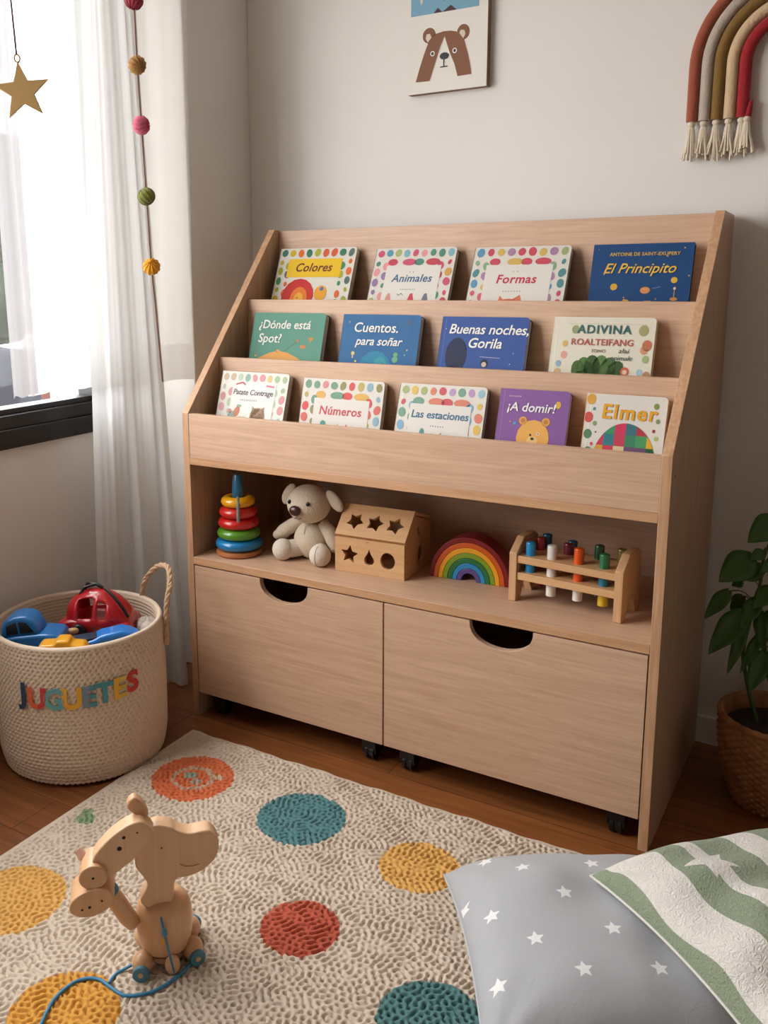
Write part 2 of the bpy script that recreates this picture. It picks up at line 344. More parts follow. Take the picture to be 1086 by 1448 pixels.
# ================================================================== BOOKS
def cm(c): return plain('print_%d_%d_%d'%c,tuple(int(x*.93) for x in c),.6,0,spec=.3)
random.seed(3)
WHITE=(222,215,202)
class Art:
    def __init__(s,W_,h): s.W=W_; s.h=h; s.mb=MB(); s.mats=[]; s.lay=0
    def mi(s,c):
        if c not in s.mats: s.mats.append(c)
        return s.mats.index(c)
    def poly(s,pts,c,lay=1):
        n=len(pts); P=[(min(max(u,.001),s.W-.001),-.0004-.00012*lay,s.h-max(v,.001)) for u,v in pts]
        a=sum(P[i][0]*P[(i+1)%n][2]-P[(i+1)%n][0]*P[i][2] for i in range(n))
        if a<0: P=P[::-1]
        s.mb.add(P,[tuple(range(n))],s.mi(c))
    def disc(s,u,v,r,c,ry=None,rot=0,lay=1,n=16):
        ry=ry or r
        s.poly([(u+r*math.cos(t)*math.cos(rot)-ry*math.sin(t)*math.sin(rot),v+r*math.cos(t)*math.sin(rot)+ry*math.sin(t)*math.cos(rot)) for t in [2*PI*i/n for i in range(n)]],c,lay)
    def rect(s,u0,v0,u1,v1,c,lay=1): s.poly([(u0,v0),(u1,v0),(u1,v1),(u0,v1)],c,lay)
    def line(s,pts,w_,c,lay=2):
        for a,b in zip(pts,pts[1:]):
            d=Vector((b[0]-a[0],b[1]-a[1])); 
            if d.length==0: continue
            n_=Vector((-d.y,d.x)).normalized()*w_/2
            s.poly([(a[0]+n_.x,a[1]+n_.y),(b[0]+n_.x,b[1]+n_.y),(b[0]-n_.x,b[1]-n_.y),(a[0]-n_.x,a[1]-n_.y)],c,lay)
def polka(a,pal,seed,inner=True):
    r=random.Random(seed); W_=a.W; sp=W_/9.2
    for i in range(9):
        a.disc(sp*(i+.65),.015+r.uniform(-.001,.001),sp*.36*r.uniform(.85,1.1),r.choice(pal),sp*.42*r.uniform(.9,1.1),r.uniform(-.3,.3))
    for side in (0,1):
        for j in range(5):
            v=.042+j*.027
            for k in range(2):
                u=(.013+.024*k); v2=v+(.010 if k else 0)
                rr=.0095 if (j+k)%3 else .006
                a.disc(u if side==0 else W_-u,v2+r.uniform(-.002,.002),rr*r.uniform(.8,1.05),r.choice(pal),rr*1.2,r.uniform(-.4,.4))
    if inner:
        for i,u in enumerate((.24,.45,.57,.74)):
            a.disc(W_*u,.040,.014+.006*(i%2),r.choice(pal[:4]),.0095)
PAL_A=[(206,84,112),(208,160,76),(88,140,120),(196,70,84),(92,150,178),(128,178,190),(170,180,110),(150,120,160),(230,150,150)]
PAL_C=[(222,104,36),(60,120,92),(60,140,84),(206,176,34),(150,166,44),(90,110,104),(170,170,40),(214,90,50)]
PAL_F=[(96,148,178),(160,170,110),(202,76,92),(212,176,90),(86,140,140),(140,170,130),(170,130,160),(214,96,110)]
PAL_N=[(212,108,96),(220,172,90),(120,154,130),(214,84,80),(140,174,186),(190,170,96),(216,140,140),(150,140,90)]
PAL_E=[(216,130,104),(222,186,92),(120,160,136),(206,90,96),(130,170,196),(168,176,118),(184,150,190),(150,190,200)]
PAL_P=[(214,150,150),(186,200,170),(160,190,200),(222,190,130),(170,190,150),(226,170,170),(150,176,160),(200,180,150)]
def book(name_label,cat_,x0,W_,topy,topz,tilt,floor,cover,titles,artfn,th=.0208,spine=None,back=None,rounded=True,group='board books on the display tiers',stack=False):
    t=math.radians(tilt); zb=floor+th*math.sin(t)+.001; h=(topz-zb)/math.cos(t); yb=topy-h*math.sin(t)
    root=thing('board_book',name_label,'book',(x0+W_/2,yb,zb),(-t,0,0),group); 
    ox=-W_/2
    rr=.009 if rounded else .001
    def outline(e=0):
        P=[(ox+e,e),(ox+W_-rr-e,e)]
        P+=[(ox+W_-rr-e+rr*math.sin(a),e+rr-rr*math.cos(a)) for a in [PI/2*i/5 for i in range(1,6)]]
        P+=[(ox+W_-e-rr+rr*math.cos(a),h-e-rr+rr*math.sin(a)) for a in [PI/2*i/5 for i in range(0,6)]]
        P+=[(ox+e,h-e)]
        return P
    a=Art(W_,h); base=a.mi(cover); a.mb.prism(outline(),0,.0016,'Y',base)
    for i in range(len(a.mb.v)): pass
    nv=len(a.mb.v)
    a.mb.v=[v for v in a.mb.v]
    b2=Art(W_,h); b2.mats=a.mats; artfn(b2)
    b2.mb.v=[(v[0]+ox,v[1],v[2]) for v in b2.mb.v]
    a.mb.add(b2.mb.v,[f for f in b2.mb.f],0); a.mb.mi[-len(b2.mb.f):]=b2.mb.mi if b2.mb.f else []
    sp=spine or tuple(min(255,int(c*1.12)) for c in cover)
    a.mb.add([(ox+.009,-.0003,0.002),(ox+.0105,-.0003,.002),(ox+.0105,-.0003,h-.002),(ox+.009,-.0003,h-.002)],[(0,1,2,3)],a.mi(sp))
    a.mb.build('front_cover',[cm(c) for c in a.mats],root,world=False)
    pb=MB(); P=outline(.0022); pb.prism([(u,v) for u,v in P],.0016,th-.0016,'Y'); 
    # page leaves: thin ridges along the fore edge
    k=int((th-.0032)/.0028)
    for i in range(k):
        y=.0022+i*.0028; pb.prism([(u+(.0009 if u>ox+W_*.5 else 0),v) for u,v in P],y,y+.0018,'Y')
    pb.build('page_block',M_paper,root,world=False)
    bk=MB(); bk.prism(outline(),th-.0016,th,'Y'); bk.box(ox-.0006,ox+.001,.0,th,0.001,h-.001)
    bk.build('back_cover',cm(back and tuple(min(255,int(c*1.25)) for c in back) or tuple(int(c*.8) for c in cover)),root,world=False)
    for (s_,u,v,size,col,shear,bold,space) in titles:
        me=text_mesh(s_,size,shear,bold,space,.00015,'CENTER'); me.transform(Matrix.Translation((ox+u,-.0011,h-v))@Matrix.Rotation(PI/2,4,'X'))
        put(me,'title',cm(col),root,world=False)
    return root
def ear(a,u,v,s_,c,lay=3): a.poly([(u-s_,v+s_),(u-s_*.6,v-s_),(u+s_*.8,v+s_*.4)],c,lay)
# --- top tier
def art_colores(a):
    polka(a,PAL_C,1,False); a.rect(.036,.032,.208,.086,(236,190,20),3)
    a.disc(.085,.142,.052,(196,40,30),.052,lay=3); a.disc(.09,.150,.028,(226,120,30),.036,lay=4); a.disc(.09,.150,.015,(236,170,50),.02,lay=5)
    a.disc(.158,.132,.020,(230,160,40),.022,lay=4); a.disc(.160,.120,.006,(80,110,150),lay=5); a.disc(.086,.146,.002,(60,40,30),lay=6)
book('white board book with yellow title panel and red lion, far left of the top tier','book',.043,.247,.410,1.252,22.4,.998,WHITE,[('Colores',.120,.069,.0345,(110,50,20),.25,.0006,1.05)],art_colores,back=(100,96,70))
def art_animales(a):
    polka(a,PAL_A,2); a.rect(.040,.050,.195,.156,(226,220,208),3)
    for u,c in((.06,(214,150,130)),(.125,(206,70,80)),(.165,(120,120,130))): a.poly([(u-.010,.152),(u-.003,.128),(u+.004,.126),(u+.012,.152)],c,4)
    a.line([(.085,.128),(.09,.133),(.096,.127),(.102,.132)],.002,(70,130,120),4); a.disc(.11,.068,.0015,(120,120,120),lay=4); a.disc(.12,.068,.0015,(120,120,120),lay=4)
    for i in range(9): a.disc(.092+i*.005,.116,.0014,(150,150,150),.0018,lay=4)
book('polka-dot board book with blue-grey title, second from left on the top tier','book',.350,.229,.411,1.245,24.1,.998,WHITE,[('Animales',.118,.095,.0295,(60,104,136),.2,.0004,1.05)],art_animales,back=(96,86,80))
def art_formas(a):
    polka(a,PAL_F,5); a.rect(.038,.048,.205,.160,(226,220,208),3)
    a.poly([(.08,.158),(.086,.128),(.098,.142),(.118,.138),(.136,.126),(.142,.142),(.15,.158)],(222,124,84),4); a.disc(.110,.158,.034,(226,130,90),.022,lay=4)
    a.poly([(.145,.158),(.155,.148),(.185,.152),(.19,.158)],(80,130,150),4); a.disc(.102,.147,.002,(90,50,40),lay=5); a.disc(.11,.066,.002,(214,176,80),lay=4); a.disc(.12,.066,.002,(214,176,80),lay=4)
    for i in range(7): a.disc(.092+i*.007,.117,.0014,(150,150,150),.0018,lay=4)
book('polka-dot board book with red title and orange fox, third on the top tier','book',.628,.242,.411,1.241,24.2,.998,WHITE,[('Formas',.119,.096,.0315,(200,56,80),.15,.0006,1.08)],art_formas,back=(100,92,80))
def art_prin(a):
    a.disc(.055,.1,.008,(222,170,50)); a.disc(.125,.108,.011,(216,140,80),.008); a.disc(.125,.106,.008,(230,160,100),.002,lay=2); a.disc(.185,.085,.007,(226,176,60)); a.disc(.012,.012,.001,(222,170,50))
    a.line([(.14,.104),(.158,.1)],.0012,(150,140,160)); a.line([(.188,.10),(.188,.13)],.0016,(210,160,90)); a.disc(.188,.104,.003,(230,200,170),lay=3); a.disc(.188,.128,.008,(206,140,70),.004,lay=3)
    for u,v in((.215,.075),(.2,.012),(.165,.03),(.08,.125),(.15,.128),(.03,.07)): a.disc(u,v,.0018,(214,160,90))
    a.poly([(.07,.145),(.08,.128),(.09,.13),(.1,.145)],(222,170,60)); a.rect(.125,.132,.14,.134,(222,170,60))
book('dark blue hardcover book with yellow script title at the right end of the top tier','book',.923,.220,.409,1.240,15.6,.998,(14,66,118),[('ANTOINE DE SAINT-EXUPERY',.115,.028,.0110,(206,170,96),0,.0003,1.05),('El Principito',.106,.068,.0325,(236,190,70),.35,.0003,1.0)],art_prin,th=.014,rounded=False,back=(10,44,84))
# --- middle tier
def art_spot(a):
    a.poly([(.03,.125),(.045,.118),(.07,.108),(.085,.105),(.09,.098),(.10,.104),(.125,.108),(.15,.118),(.165,.125),(.165,.15),(.03,.15)],(226,160,80))
    a.line([(.11,.104),(.148,.076)],.0012,(120,120,90)); a.poly([(.144,.074),(.152,.07),(.152,.08)],(220,120,80)); a.disc(.165,.090,.006,(206,136,80),.005); a.disc(.173,.090,.004,(206,136,80),.005)
    a.disc(.186,.068,.004,(214,160,90)); a.disc(.192,.068,.004,(214,160,90)); a.poly([(.182,.069),(.196,.069),(.189,.078)],(214,160,90)); a.disc(.09,.106,.0015,(80,60,40),lay=2)
    a.disc(.022,.118,.003,(226,160,80))
book('green board book with white title over a golden hill, far left of the middle tier','book',.062,.226,.249,1.081,17.0,.853,(92,146,124),[('\u00bfD\u00f3nde est\u00e1',.102,.043,.0325,(240,236,226),.12,.0004,1.0),('Spot?',.060,.081,.034,(240,236,226),.12,.0004,1.0)],art_spot,back=(60,84,78))
def art_cuentos(a):
    a.disc(.105,.15,.05,(40,130,160),.058); a.disc(.12,.14,.022,(60,150,160),.034,lay=2); a.disc(.15,.15,.02,(80,160,160),.02,lay=2)
    for u,v,r,c in((.04,.1,.005,(220,200,130)),(.16,.1,.006,(120,170,120)),(.16,.112,.008,(110,170,130)),(.19,.088,.002,(220,200,130)),(.185,.1,.0015,(220,220,200)),(.195,.13,.003,(200,160,110)),(.19,.02,.006,(90,96,110)),(.02,.02,.003,(120,140,140)),(.05,.12,.003,(220,200,130))): a.disc(u,v,r,c,lay=2)
    a.rect(.0385,.103,.0415,.112,(220,200,130),2)
    for i in range(3): a.line([(.085+.02*i,.12),(.08+.025*i,.14)],.0012,(30,90,130),3)
book('mid-blue board book with two-line white title, second from left on the middle tier','book',.340,.218,.250,1.080,15.6,.853,(46,102,150),[('Cuentos.',.097,.045,.0345,(240,236,226),.12,.0004,1.0),('para so\u00f1ar',.108,.078,.030,(240,236,226),.25,.0004,1.0)],art_cuentos,back=(40,60,84))
def art_gorila(a):
    a.disc(.045,.093,.027,(36,44,70),.042); a.poly([(.037,.12),(.05,.12),(.056,.16),(.028,.16)],(36,44,70)); a.poly([(.05,.13),(.062,.16),(.045,.16)],(150,140,190),2)
    a.poly([(.075,.15),(.09,.128),(.11,.124),(.13,.126),(.155,.14),(.165,.15)],(214,200,180)); a.disc(.118,.11,.009,(40,40,50),.010,lay=2); a.disc(.118,.113,.006,(210,190,170),.006,lay=3)
    a.line([(.105,.095),(.155,.097)],.0012,(190,180,200)); 
    for u,v in((.18,.11),(.19,.14),(.2,.03),(.012,.03),(.07,.085),(.185,.085)): a.disc(u,v,.0012,(210,200,190))
book('indigo board book with dark tree and white title, third from left on the middle tier','book',.615,.214,.249,1.078,17.1,.853,(56,84,150),[('Buenas noches,',.118,.041,.0325,(244,240,232),.2,.0004,.98),('Gorila',.113,.074,.033,(244,240,232),.2,.0005,1.0)],art_gorila,spine=(90,116,176),back=(40,56,100))
def art_adivina(a):
    for u,v,r,c in((.05,.028,.008,(150,156,110)),(.195,.028,.010,(170,160,110)),(.03,.06,.006,(222,180,110)),(.03,.085,.007,(226,160,140)),(.02,.105,.006,(150,170,190)),(.205,.060,.010,(196,110,80)),(.2,.07,.008,(214,150,110)),(.205,.09,.007,(160,180,120)),(.195,.118,.006,(170,200,210)),(.21,.125,.008,(190,140,100)),(.02,.125,.008,(214,170,120)),(.02,.14,.006,(190,140,110))): a.disc(u,v,r,c,r*1.2)
    for i,u in enumerate((.07,.08,.095,.112,.128,.142)): a.disc(u,.125-.012*math.sin(i*.6),.018,[(70,100,48),(88,122,58),(60,90,44),(96,130,66),(74,106,50),(56,84,44)][i],.030,.5*(i-2.5)*.3,lay=2)
    a.disc(.165,.118,.009,(210,100,70),.010,lay=3); a.disc(.165,.119,.005,(226,200,170),lay=4); a.disc(.165,.135,.006,(200,120,80),.010,lay=3)
    a.line([(.03,.015),(.2,.015)],.0008,(200,190,160)); 
book('cream board book with green leaf mound, right end of the middle tier','book',.886,.219,.249,1.081,15.5,.853,(226,218,196),[('ADIVINA',.112,.036,.026,(60,104,100),0,.0006,1.15),('ROALTEIFANG',.110,.062,.0197,(190,96,84),0,.0003,1.05),('EDNO',.105,.078,.010,(120,110,100),0,0,1.1),('alai',.158,.078,.015,(80,80,70),.2,0,1.1),('animale',.155,.094,.015,(90,120,100),.2,0,1.0)],art_adivina,back=(190,180,156))
# --- bottom tier
def art_patate(a):
    polka(a,PAL_P,11,False); a.rect(.04,.03,.175,.16,(236,230,220),3)
    a.line([(.05,.034),(.07,.028),(.08,.034)],.004,(206,90,90),4); a.line([(.145,.034),(.17,.036)],.005,(222,130,140),4)
    a.poly([(.11,.12),(.112,.088),(.122,.095),(.14,.094),(.150,.088),(.152,.125)],(186,150,120),4); a.disc(.131,.115,.024,(190,154,124),.024,lay=4)
    a.disc(.124,.108,.0016,(60,50,40),lay=5); a.disc(.138,.108,.0016,(60,50,40),lay=5)
    a.disc(.05,.115,.014,(150,170,160),.010,-.6,4); a.disc(.065,.105,.009,(200,130,100),.014,.3,5); a.disc(.085,.125,.022,(180,200,140),.008,lay=4); a.disc(.07,.09,.008,(150,180,150),.004,lay=4); a.disc(.043,.105,.006,(216,140,130),lay=4)
    for i in range(9): a.disc(.072+i*.006,.074,.0018,(150,150,150),.0022,lay=4)
book('pale pastel board book with grey-brown cat, far left of the bottom tier','book',.050,.210,.115,.935,18.6,.7215,(232,226,214),[('Patate Contrage',.107,.060,.020,(110,104,100),.15,.0003,.95)],art_patate,back=(130,116,96),th=.0205)
def art_numeros(a):
    polka(a,PAL_N,13); a.rect(.038,.048,.192,.160,(224,217,206),3)
    a.disc(.055,.125,.014,(140,170,180),.012,lay=4); a.disc(.07,.11,.008,(90,150,140),.008,lay=5); a.poly([(.08,.15),(.085,.112),(.098,.12),(.112,.108),(.13,.14),(.13,.15)],(230,176,90),4); a.disc(.105,.135,.024,(232,180,96),.024,lay=4)
    a.poly([(.125,.15),(.135,.106),(.146,.125),(.166,.118),(.17,.15)],(196,100,90),4); a.disc(.15,.14,.016,(130,130,180),.016,lay=5); a.disc(.168,.13,.008,(222,160,80),.012,lay=6)
book('polka-dot board book with coral title and crowded animals, second on the bottom tier','book',.301,.227,.116,.929,14.3,.7215,WHITE,[('N\u00fameros',.114,.087,.0295,(208,78,86),.1,.0005,1.05)],art_numeros,back=(120,104,84))
def art_estac(a):
    polka(a,PAL_E,17); a.rect(.032,.046,.182,.160,(224,217,206),3)
    a.poly([(.065,.15),(.072,.112),(.085,.12),(.108,.118),(.118,.108),(.122,.15)],(196,150,90),4); a.disc(.07,.112,.006,(90,150,140),.010,lay=5); a.disc(.095,.135,.028,(200,154,96),.022,lay=4); a.disc(.045,.135,.006,(120,180,200),lay=4)
    a.disc(.13,.135,.010,(90,160,190),.014,lay=5); a.disc(.15,.14,.014,(60,140,190),.010,lay=5)
    for i in range(6): a.disc(.09+i*.006,.096,.0014,(140,140,150),.0018,lay=4)
book('polka-dot board book with slate-blue title and brown bear, third on the bottom tier','book',.570,.214,.115,.930,17.4,.7215,WHITE,[('Las estaciones',.108,.078,.0245,(56,110,140),.1,.0004,1.0)],art_estac,back=(110,100,86))
def art_dormir(a):
    a.disc(.058,.068,.009,(222,160,70)); a.disc(.108,.068,.009,(222,160,70)); a.disc(.083,.105,.036,(230,168,80),.040); a.disc(.083,.15,.045,(226,160,72),.03); a.disc(.058,.068,.005,(190,120,60),lay=2); a.disc(.108,.068,.005,(190,120,60),lay=2)
    a.disc(.078,.098,.0025,(50,40,40),lay=3); a.disc(.094,.095,.003,(240,230,210),lay=3); a.disc(.094,.095,.0015,(50,40,40),lay=4); a.disc(.083,.110,.012,(236,190,120),.009,lay=3); a.disc(.083,.106,.004,(60,40,40),.003,lay=4)
    a.disc(.13,.03,.006,(222,170,70),.008); a.disc(.04,.075,.004,(90,140,190)); a.disc(.03,.072,.002,(200,150,90))
    for i in range(7): a.disc(.022+i*.004,.016,.0012,(210,180,200),.0016)
book('purple board book with sleepy yellow bear, fourth from left on the bottom tier','book',.815,.154,.115,.931,16.9,.7215,(134,88,150),[('\u00a1A domir!',.072,.048,.0272,(240,236,230),.15,.0004,1.0)],art_dormir,th=.018,spine=(160,120,176),back=(96,70,100))
def art_elmer(a):
    cols=[[(40,60,84),(60,140,90),(206,50,90),(60,110,120),(176,50,60),(220,160,40)],[(200,50,80),(50,120,130),(196,60,80),(60,130,90),(70,150,90),(224,166,30)],[(220,166,60),(206,60,84),(226,206,160),(110,80,110),(110,76,110),(30,90,50)],[(180,60,60),(220,160,60),(60,120,90),(200,70,80),(40,90,70),(110,70,110)]]
    cx,cy,RX,RY=.086,.150,.064,.092
    for j in range(4):
        for i in range(6):
            u0=cx-RX+i*(2*RX/6); u1=u0+2*RX/6; v0=cy-RY+j*.024; v1=v0+.024
            def cl(u,v):
                d=math.hypot((u-cx)/RX,(v-cy)/RY)
                return (u,v) if d<=1 else (cx+(u-cx)/d,cy+(v-cy)/d)
            P=[]
            for (x_,y_,x2,y2) in ((u0,v0,u1,v0),(u1,v0,u1,v1),(u1,v1,u0,v1),(u0,v1,u0,v0)):
                for k in range(5): P.append(cl(x_+(x2-x_)*k/5,y_+(y2-y_)*k/5))
            ar=abs(sum(P[q][0]*P[(q+1)%20][1]-P[(q+1)%20][0]*P[q][1] for q in range(20)))/2
            if ar>1e-6: a.poly(P,cols[j][i],3)
    for u,v,r,c in((.01,.012,.009,(214,160,60)),(.018,.032,.003,(90,140,150)),(.008,.05,.009,(206,80,70)),(.022,.062,.004,(130,160,110)),(.010,.085,.008,(90,130,90)),(.02,.105,.003,(200,90,80)),(.014,.12,.007,(80,130,80)),(.14,.02,.005,(130,150,70)),(.146,.05,.004,(130,150,110)),(.14,.07,.003,(150,60,70)),(.146,.085,.004,(170,190,110)),(.026,.08,.0015,(60,60,60))): a.disc(u,v,r,c,r*1.25)
book('white board book with chunky yellow title over a patchwork dome, on the bottom tier','book',1.003,.161,.115,.931,16.5,.7215,WHITE,[('Elmer',.088,.050,.042,(226,160,24),.05,.0010,1.12)],art_elmer,th=.018,back=(200,150,110))
# ================================================================== TOYS ON THE SHELF
Z0=zs
def gloss(n,c): return plain(n,c,.28,0,coat=.4)
g=thing('ring_stacker','wooden ring stacking tower with coloured rings and blue peg, left end of the toy shelf','stacking toy',(.105,.090,Z0))
MB().lathe([(.0,0),(.056,0),(.061,.003),(.062,.008),(.060,.013),(.050,.015),(0,.015)],(.105,.090,Z0+.0003),0).build('base',M_basewood,g)
for i,(r,z,c,n) in enumerate(((.0625,.030,(24,120,176),'blue'),(.058,.0585,(84,140,36),'green'),(.0545,.087,(190,30,28),'red'),(.051,.1155,(196,40,34),'red'),(.0455,.144,(228,160,22),'yellow'))):
    pr=[(r-.0165+.0165*math.cos(a),z+.0142*math.sin(a)) for a in [2*PI*k/20 for k in range(20)]]
    pr=[(max(.012,x),y) for x,y in pr]
    o=MB().lathe(pr,(.105,.090,Z0),0,56,close=True).build('ring',gloss('ring_paint_%d'%i,c),g)
MB().lathe([(.004,.01),(.0095,.012),(.0095,.148),(.0150,.157),(.0155,.170),(.0130,.205),(.009,.215),(0,.218)],(.105,.090,Z0),0,28).build('peg',gloss('peg_blue',(42,108,142)),g)
px_=.105+.6*.030; py_=.090-.8*.030
MB().tube([(px_-.004,py_+.005,Z0+.160),(px_+.006,py_-.008,Z0+.154),(px_+.011,py_-.0155,Z0+.140),(px_+.012,py_-.0165,Z0+.128),(px_+.014,py_-.020,Z0+.118),(px_+.015,py_-.021,Z0+.100)],.0042,0,8,flat=.45).build('strap',plain('strap_grey_blue',(112,126,120),.6),g)
# --- plush puppy
M_pl=knit('cream_knit',(206,188,164),230,.7); M_pl2=knit('cream_knit_pale',(216,202,184),300,.5)
pb=thing('plush_bear','seated cream knitted teddy bear with floppy ears and brown nose on the toy shelf','soft toy',(.295,.145,Z0))
HC=Vector((.303,.128,.603))
MB().ell((.296,.152,Z0+.054),(.049,.044,.056),0,None,32,20,lambda q:1-.16*max(0,q.z)).build('body',M_pl,pb)
hm=MB().ell(HC,(.058,.053,.050),0,None,40,28,lambda q:1+.10*math.exp(-((q.x)**2+(q.z+.25)**2)*4)*(q.y<0)*(-q.y)); hm.build('head',M_pl,pb)
for sx,c,rt in ((-1,(.243,.138,.631),.55),(1,(.366,.134,.628),-.75)):
    Mx=Matrix.Translation(c)@Matrix.Rotation(rt,4,'Y')
    MB().ell((0,0,-.012),(.0165,.009,.030),0,Mx,20,14,lambda q:1+.15*max(0,-q.z)).build('ear',M_pl,pb)
for x,pts in ((-1,[(.268,.150,.552),(.243,.142,.535),(.218,.132,.516),(.205,.126,.508)]),(1,[(.330,.150,.552),(.352,.146,.532),(.368,.142,.508),(.372,.138,.492)])):
    MB().tube(pts,[.014,.0185,.019,.012],0,16).ell(pts[-1],(.0125,.0125,.0125)).build('arm',M_pl,pb)
for ft,kn in (((.240,.098,Z0+.0285),(.272,.135,Z0+.028)),((.352,.100,Z0+.0285),(.330,.138,Z0+.028))):
    MB().tube([kn,tuple((Vector(kn)+Vector(ft))/2),ft],[.022,.024,.022],0,18).ell(ft,(.0285,.0265,.0285)).build('leg',M_pl2,pb)
ns=(HC.x-.004,HC.y-.060,HC.z-.006)
MB().ell(ns,(.0165,.010,.0135)).build('nose',plain('nose_brown',(66,36,26),.3),pb)
for sx in (-1,1):
    MB().ell((HC.x-.001+sx*.0275,HC.y-.0475,HC.z+.012),(.0050,.0036,.0058),0,None,16,12).build('eye',plain('eye_black',(12,10,10),.15),pb)
m=MB().tube([(ns[0],ns[1]+.005,ns[2]-.012),(ns[0],ns[1]+.007,ns[2]-.020)],.0008,0,6)
m.tube([(ns[0]-.010,ns[1]+.011,ns[2]-.022),(ns[0]-.004,ns[1]+.0085,ns[2]-.0225),(ns[0],ns[1]+.007,ns[2]-.020),(ns[0]+.005,ns[1]+.0085,ns[2]-.023),(ns[0]+.011,ns[1]+.0115,ns[2]-.021)],.0008,0,6)
m.build('mouth',plain('stitch_dark',(70,48,38),.8),pb)
M_seam=plain('seam_thread',(168,146,122),.9)
def seam(c,r,n_,parent,plane):
    pts=[]
    for k in range(17):
        a=-PI/2+PI*k/16 if plane=='v' else 0
        pts.append((c[0],c[1]-r[1]*math.cos(a)*1.0-.0004,c[2]+r[2]*math.sin(a)))
    MB().tube(pts[2:-2],.0008,0,6).build(n_,M_seam,parent)
seam((.296,.152,Z0+.054),(0,.0405,.056),'seam',pb,'v')
seam((.352,.100,Z0+.0285),(0,.0265,.0285),'seam',pb,'v')
# --- shape sorter house
x0,x1=.397,.587
sh=thing('shape_sorter','wooden house-shaped sorting box with star, drop and round cutouts, beside the teddy','toy',(.49,.18,Z0),(0,0,.045))
LM=ROOT[sh]
def loc(M): return M
ye,yk,yr=-.077,.077,-.018; ze,zr,zk=.088,.150,.118; hx=.094
def plb(outer,holes,M,name): 
    me=plate(outer,holes,.008,M); return put(me,name,M_toy,sh,world=False,bevel=.0006)
fr=Matrix.Translation((0,ye,0))@Matrix.Rotation(PI/2,4,'X')
drop=[(0,.024),(.005,.012),(.0125,.001),(.0135,-.006),(.010,-.014),(0,-.017),(-.010,-.014),(-.0135,-.006),(-.0125,.001),(-.005,.012)]
plb([(-hx,.0005),(hx,.0005),(hx,ze),(-hx,ze)],[star_pts(.0245,.012,-.054,.046,.1),[(a+.0,b+.042) for a,b in drop],circ(.050,.043,.0195,.021)],fr,'front_wall')
sl=math.atan2(zr-ze,yr-ye); Ls=math.hypot(zr-ze,yr-ye)
plb([(-hx-.001,0),(hx+.001,0),(hx+.001,Ls+.003),(-hx-.001,Ls+.003)],[star_pts(.024,.0135,-.052,.042,.5),star_pts(.024,.0135,.002,.042,.2),star_pts(.024,.0135,.056,.042,.3)],Matrix.Translation((0,ye,ze+.004))@Matrix.Rotation(sl,4,'X'),'roof_front')
s2=math.atan2(zk-zr,yk-yr); L2=math.hypot(zk-zr,yk-yr)
plb([(-hx-.001,0.003),(hx+.001,0.003),(hx+.001,L2),(-hx-.001,L2)],[],Matrix.Translation((0,yr,zr+.004))@Matrix.Rotation(s2,4,'X'),'roof_back')
plb([(-hx,.0005),(hx,.0005),(hx,zk),(-hx,zk)],[],Matrix.Translation((0,yk,0))@Matrix.Rotation(PI/2,4,'X'),'back_wall')
gab=[(ye+.004,.0005),(yk-.004,.0005),(yk-.004,zk-.003),(yr,zr-.003),(ye+.004,ze-.002)]
for sx in(-1,1):
    plb(gab,[circ(.020,.042,.020,.024,6,.5),circ(.010,.105,.014,.014,5,.3)] if sx>0 else [],Matrix.Translation((sx*(hx-.004),0,0))@Matrix(((0,0,1,0),(1,0,0,0),(0,1,0,0),(0,0,0,1))),'gable_wall')
MB().prism([(u_*.94,v_*.97+.001) for u_,v_ in gab],.0735,.0765,'X').build('added_light_baffle',M_toy,sh,world=False)  # baffle added inside so the gable holes stay dark
MB().box(-hx+.008,hx-.008,ye+.004,yk-.004,.001,.007).build('base',M_toy,sh,world=False)
MB().prism(circ(-.004,.0,.008,.006,7),0,.0006,'Z',0,Matrix.Translation((0,ye-.0005,ze-.002))@Matrix.Rotation(sl,4,'X')).build('red_mark',plain('mark_red',(150,60,46),.6),sh,world=False)
# --- rainbow
rb=thing('rainbow_stacker','arched wooden rainbow of nested coloured arcs, between sorting box and hammer bench','toy',(.721,.205,Z0),(0,0,.06))
rc=[(122,22,26),(206,96,30),(238,176,34),(118,150,40),(40,112,58),(40,128,184),(92,70,130)]
rc=[(122,22,26),(204,88,28),(232,160,34),(124,152,36),(36,112,60),(44,134,186),(90,72,132)]
w_=.0118
for i,c in enumerate(rc):
    ro=.1005-i*w_; ri=ro-w_+.0006; k=1.08
    pts=[(ro*math.cos(a),ro*k*math.sin(a)+.0003) for a in [PI*j/40 for j in range(41)]]+[(ri*math.cos(a),ri*k*math.sin(a)+.0003) for a in [PI*j/40 for j in range(40,-1,-1)]]
    m=MB(); n=41
    V=[];Fc=[]
    for d in(-.028,.028):
        for p in pts: V.append((p[0],d,p[1]))
    NN=82
    for j in range(40):
        a,b,c2,d2=j,j+1,NN-2-j,NN-1-j
        Fc.append((a,b,c2,d2)); Fc.append((NN+a,NN+d2,NN+c2,NN+b))
    for j in range(NN): Fc.append((j,NN+j,NN+(j+1)%NN,(j+1)%NN))
    m.add(V,Fc); m.build('arch',plain('rainbow_paint_%d'%i,c,.4),rb,world=False,bevel=.001)
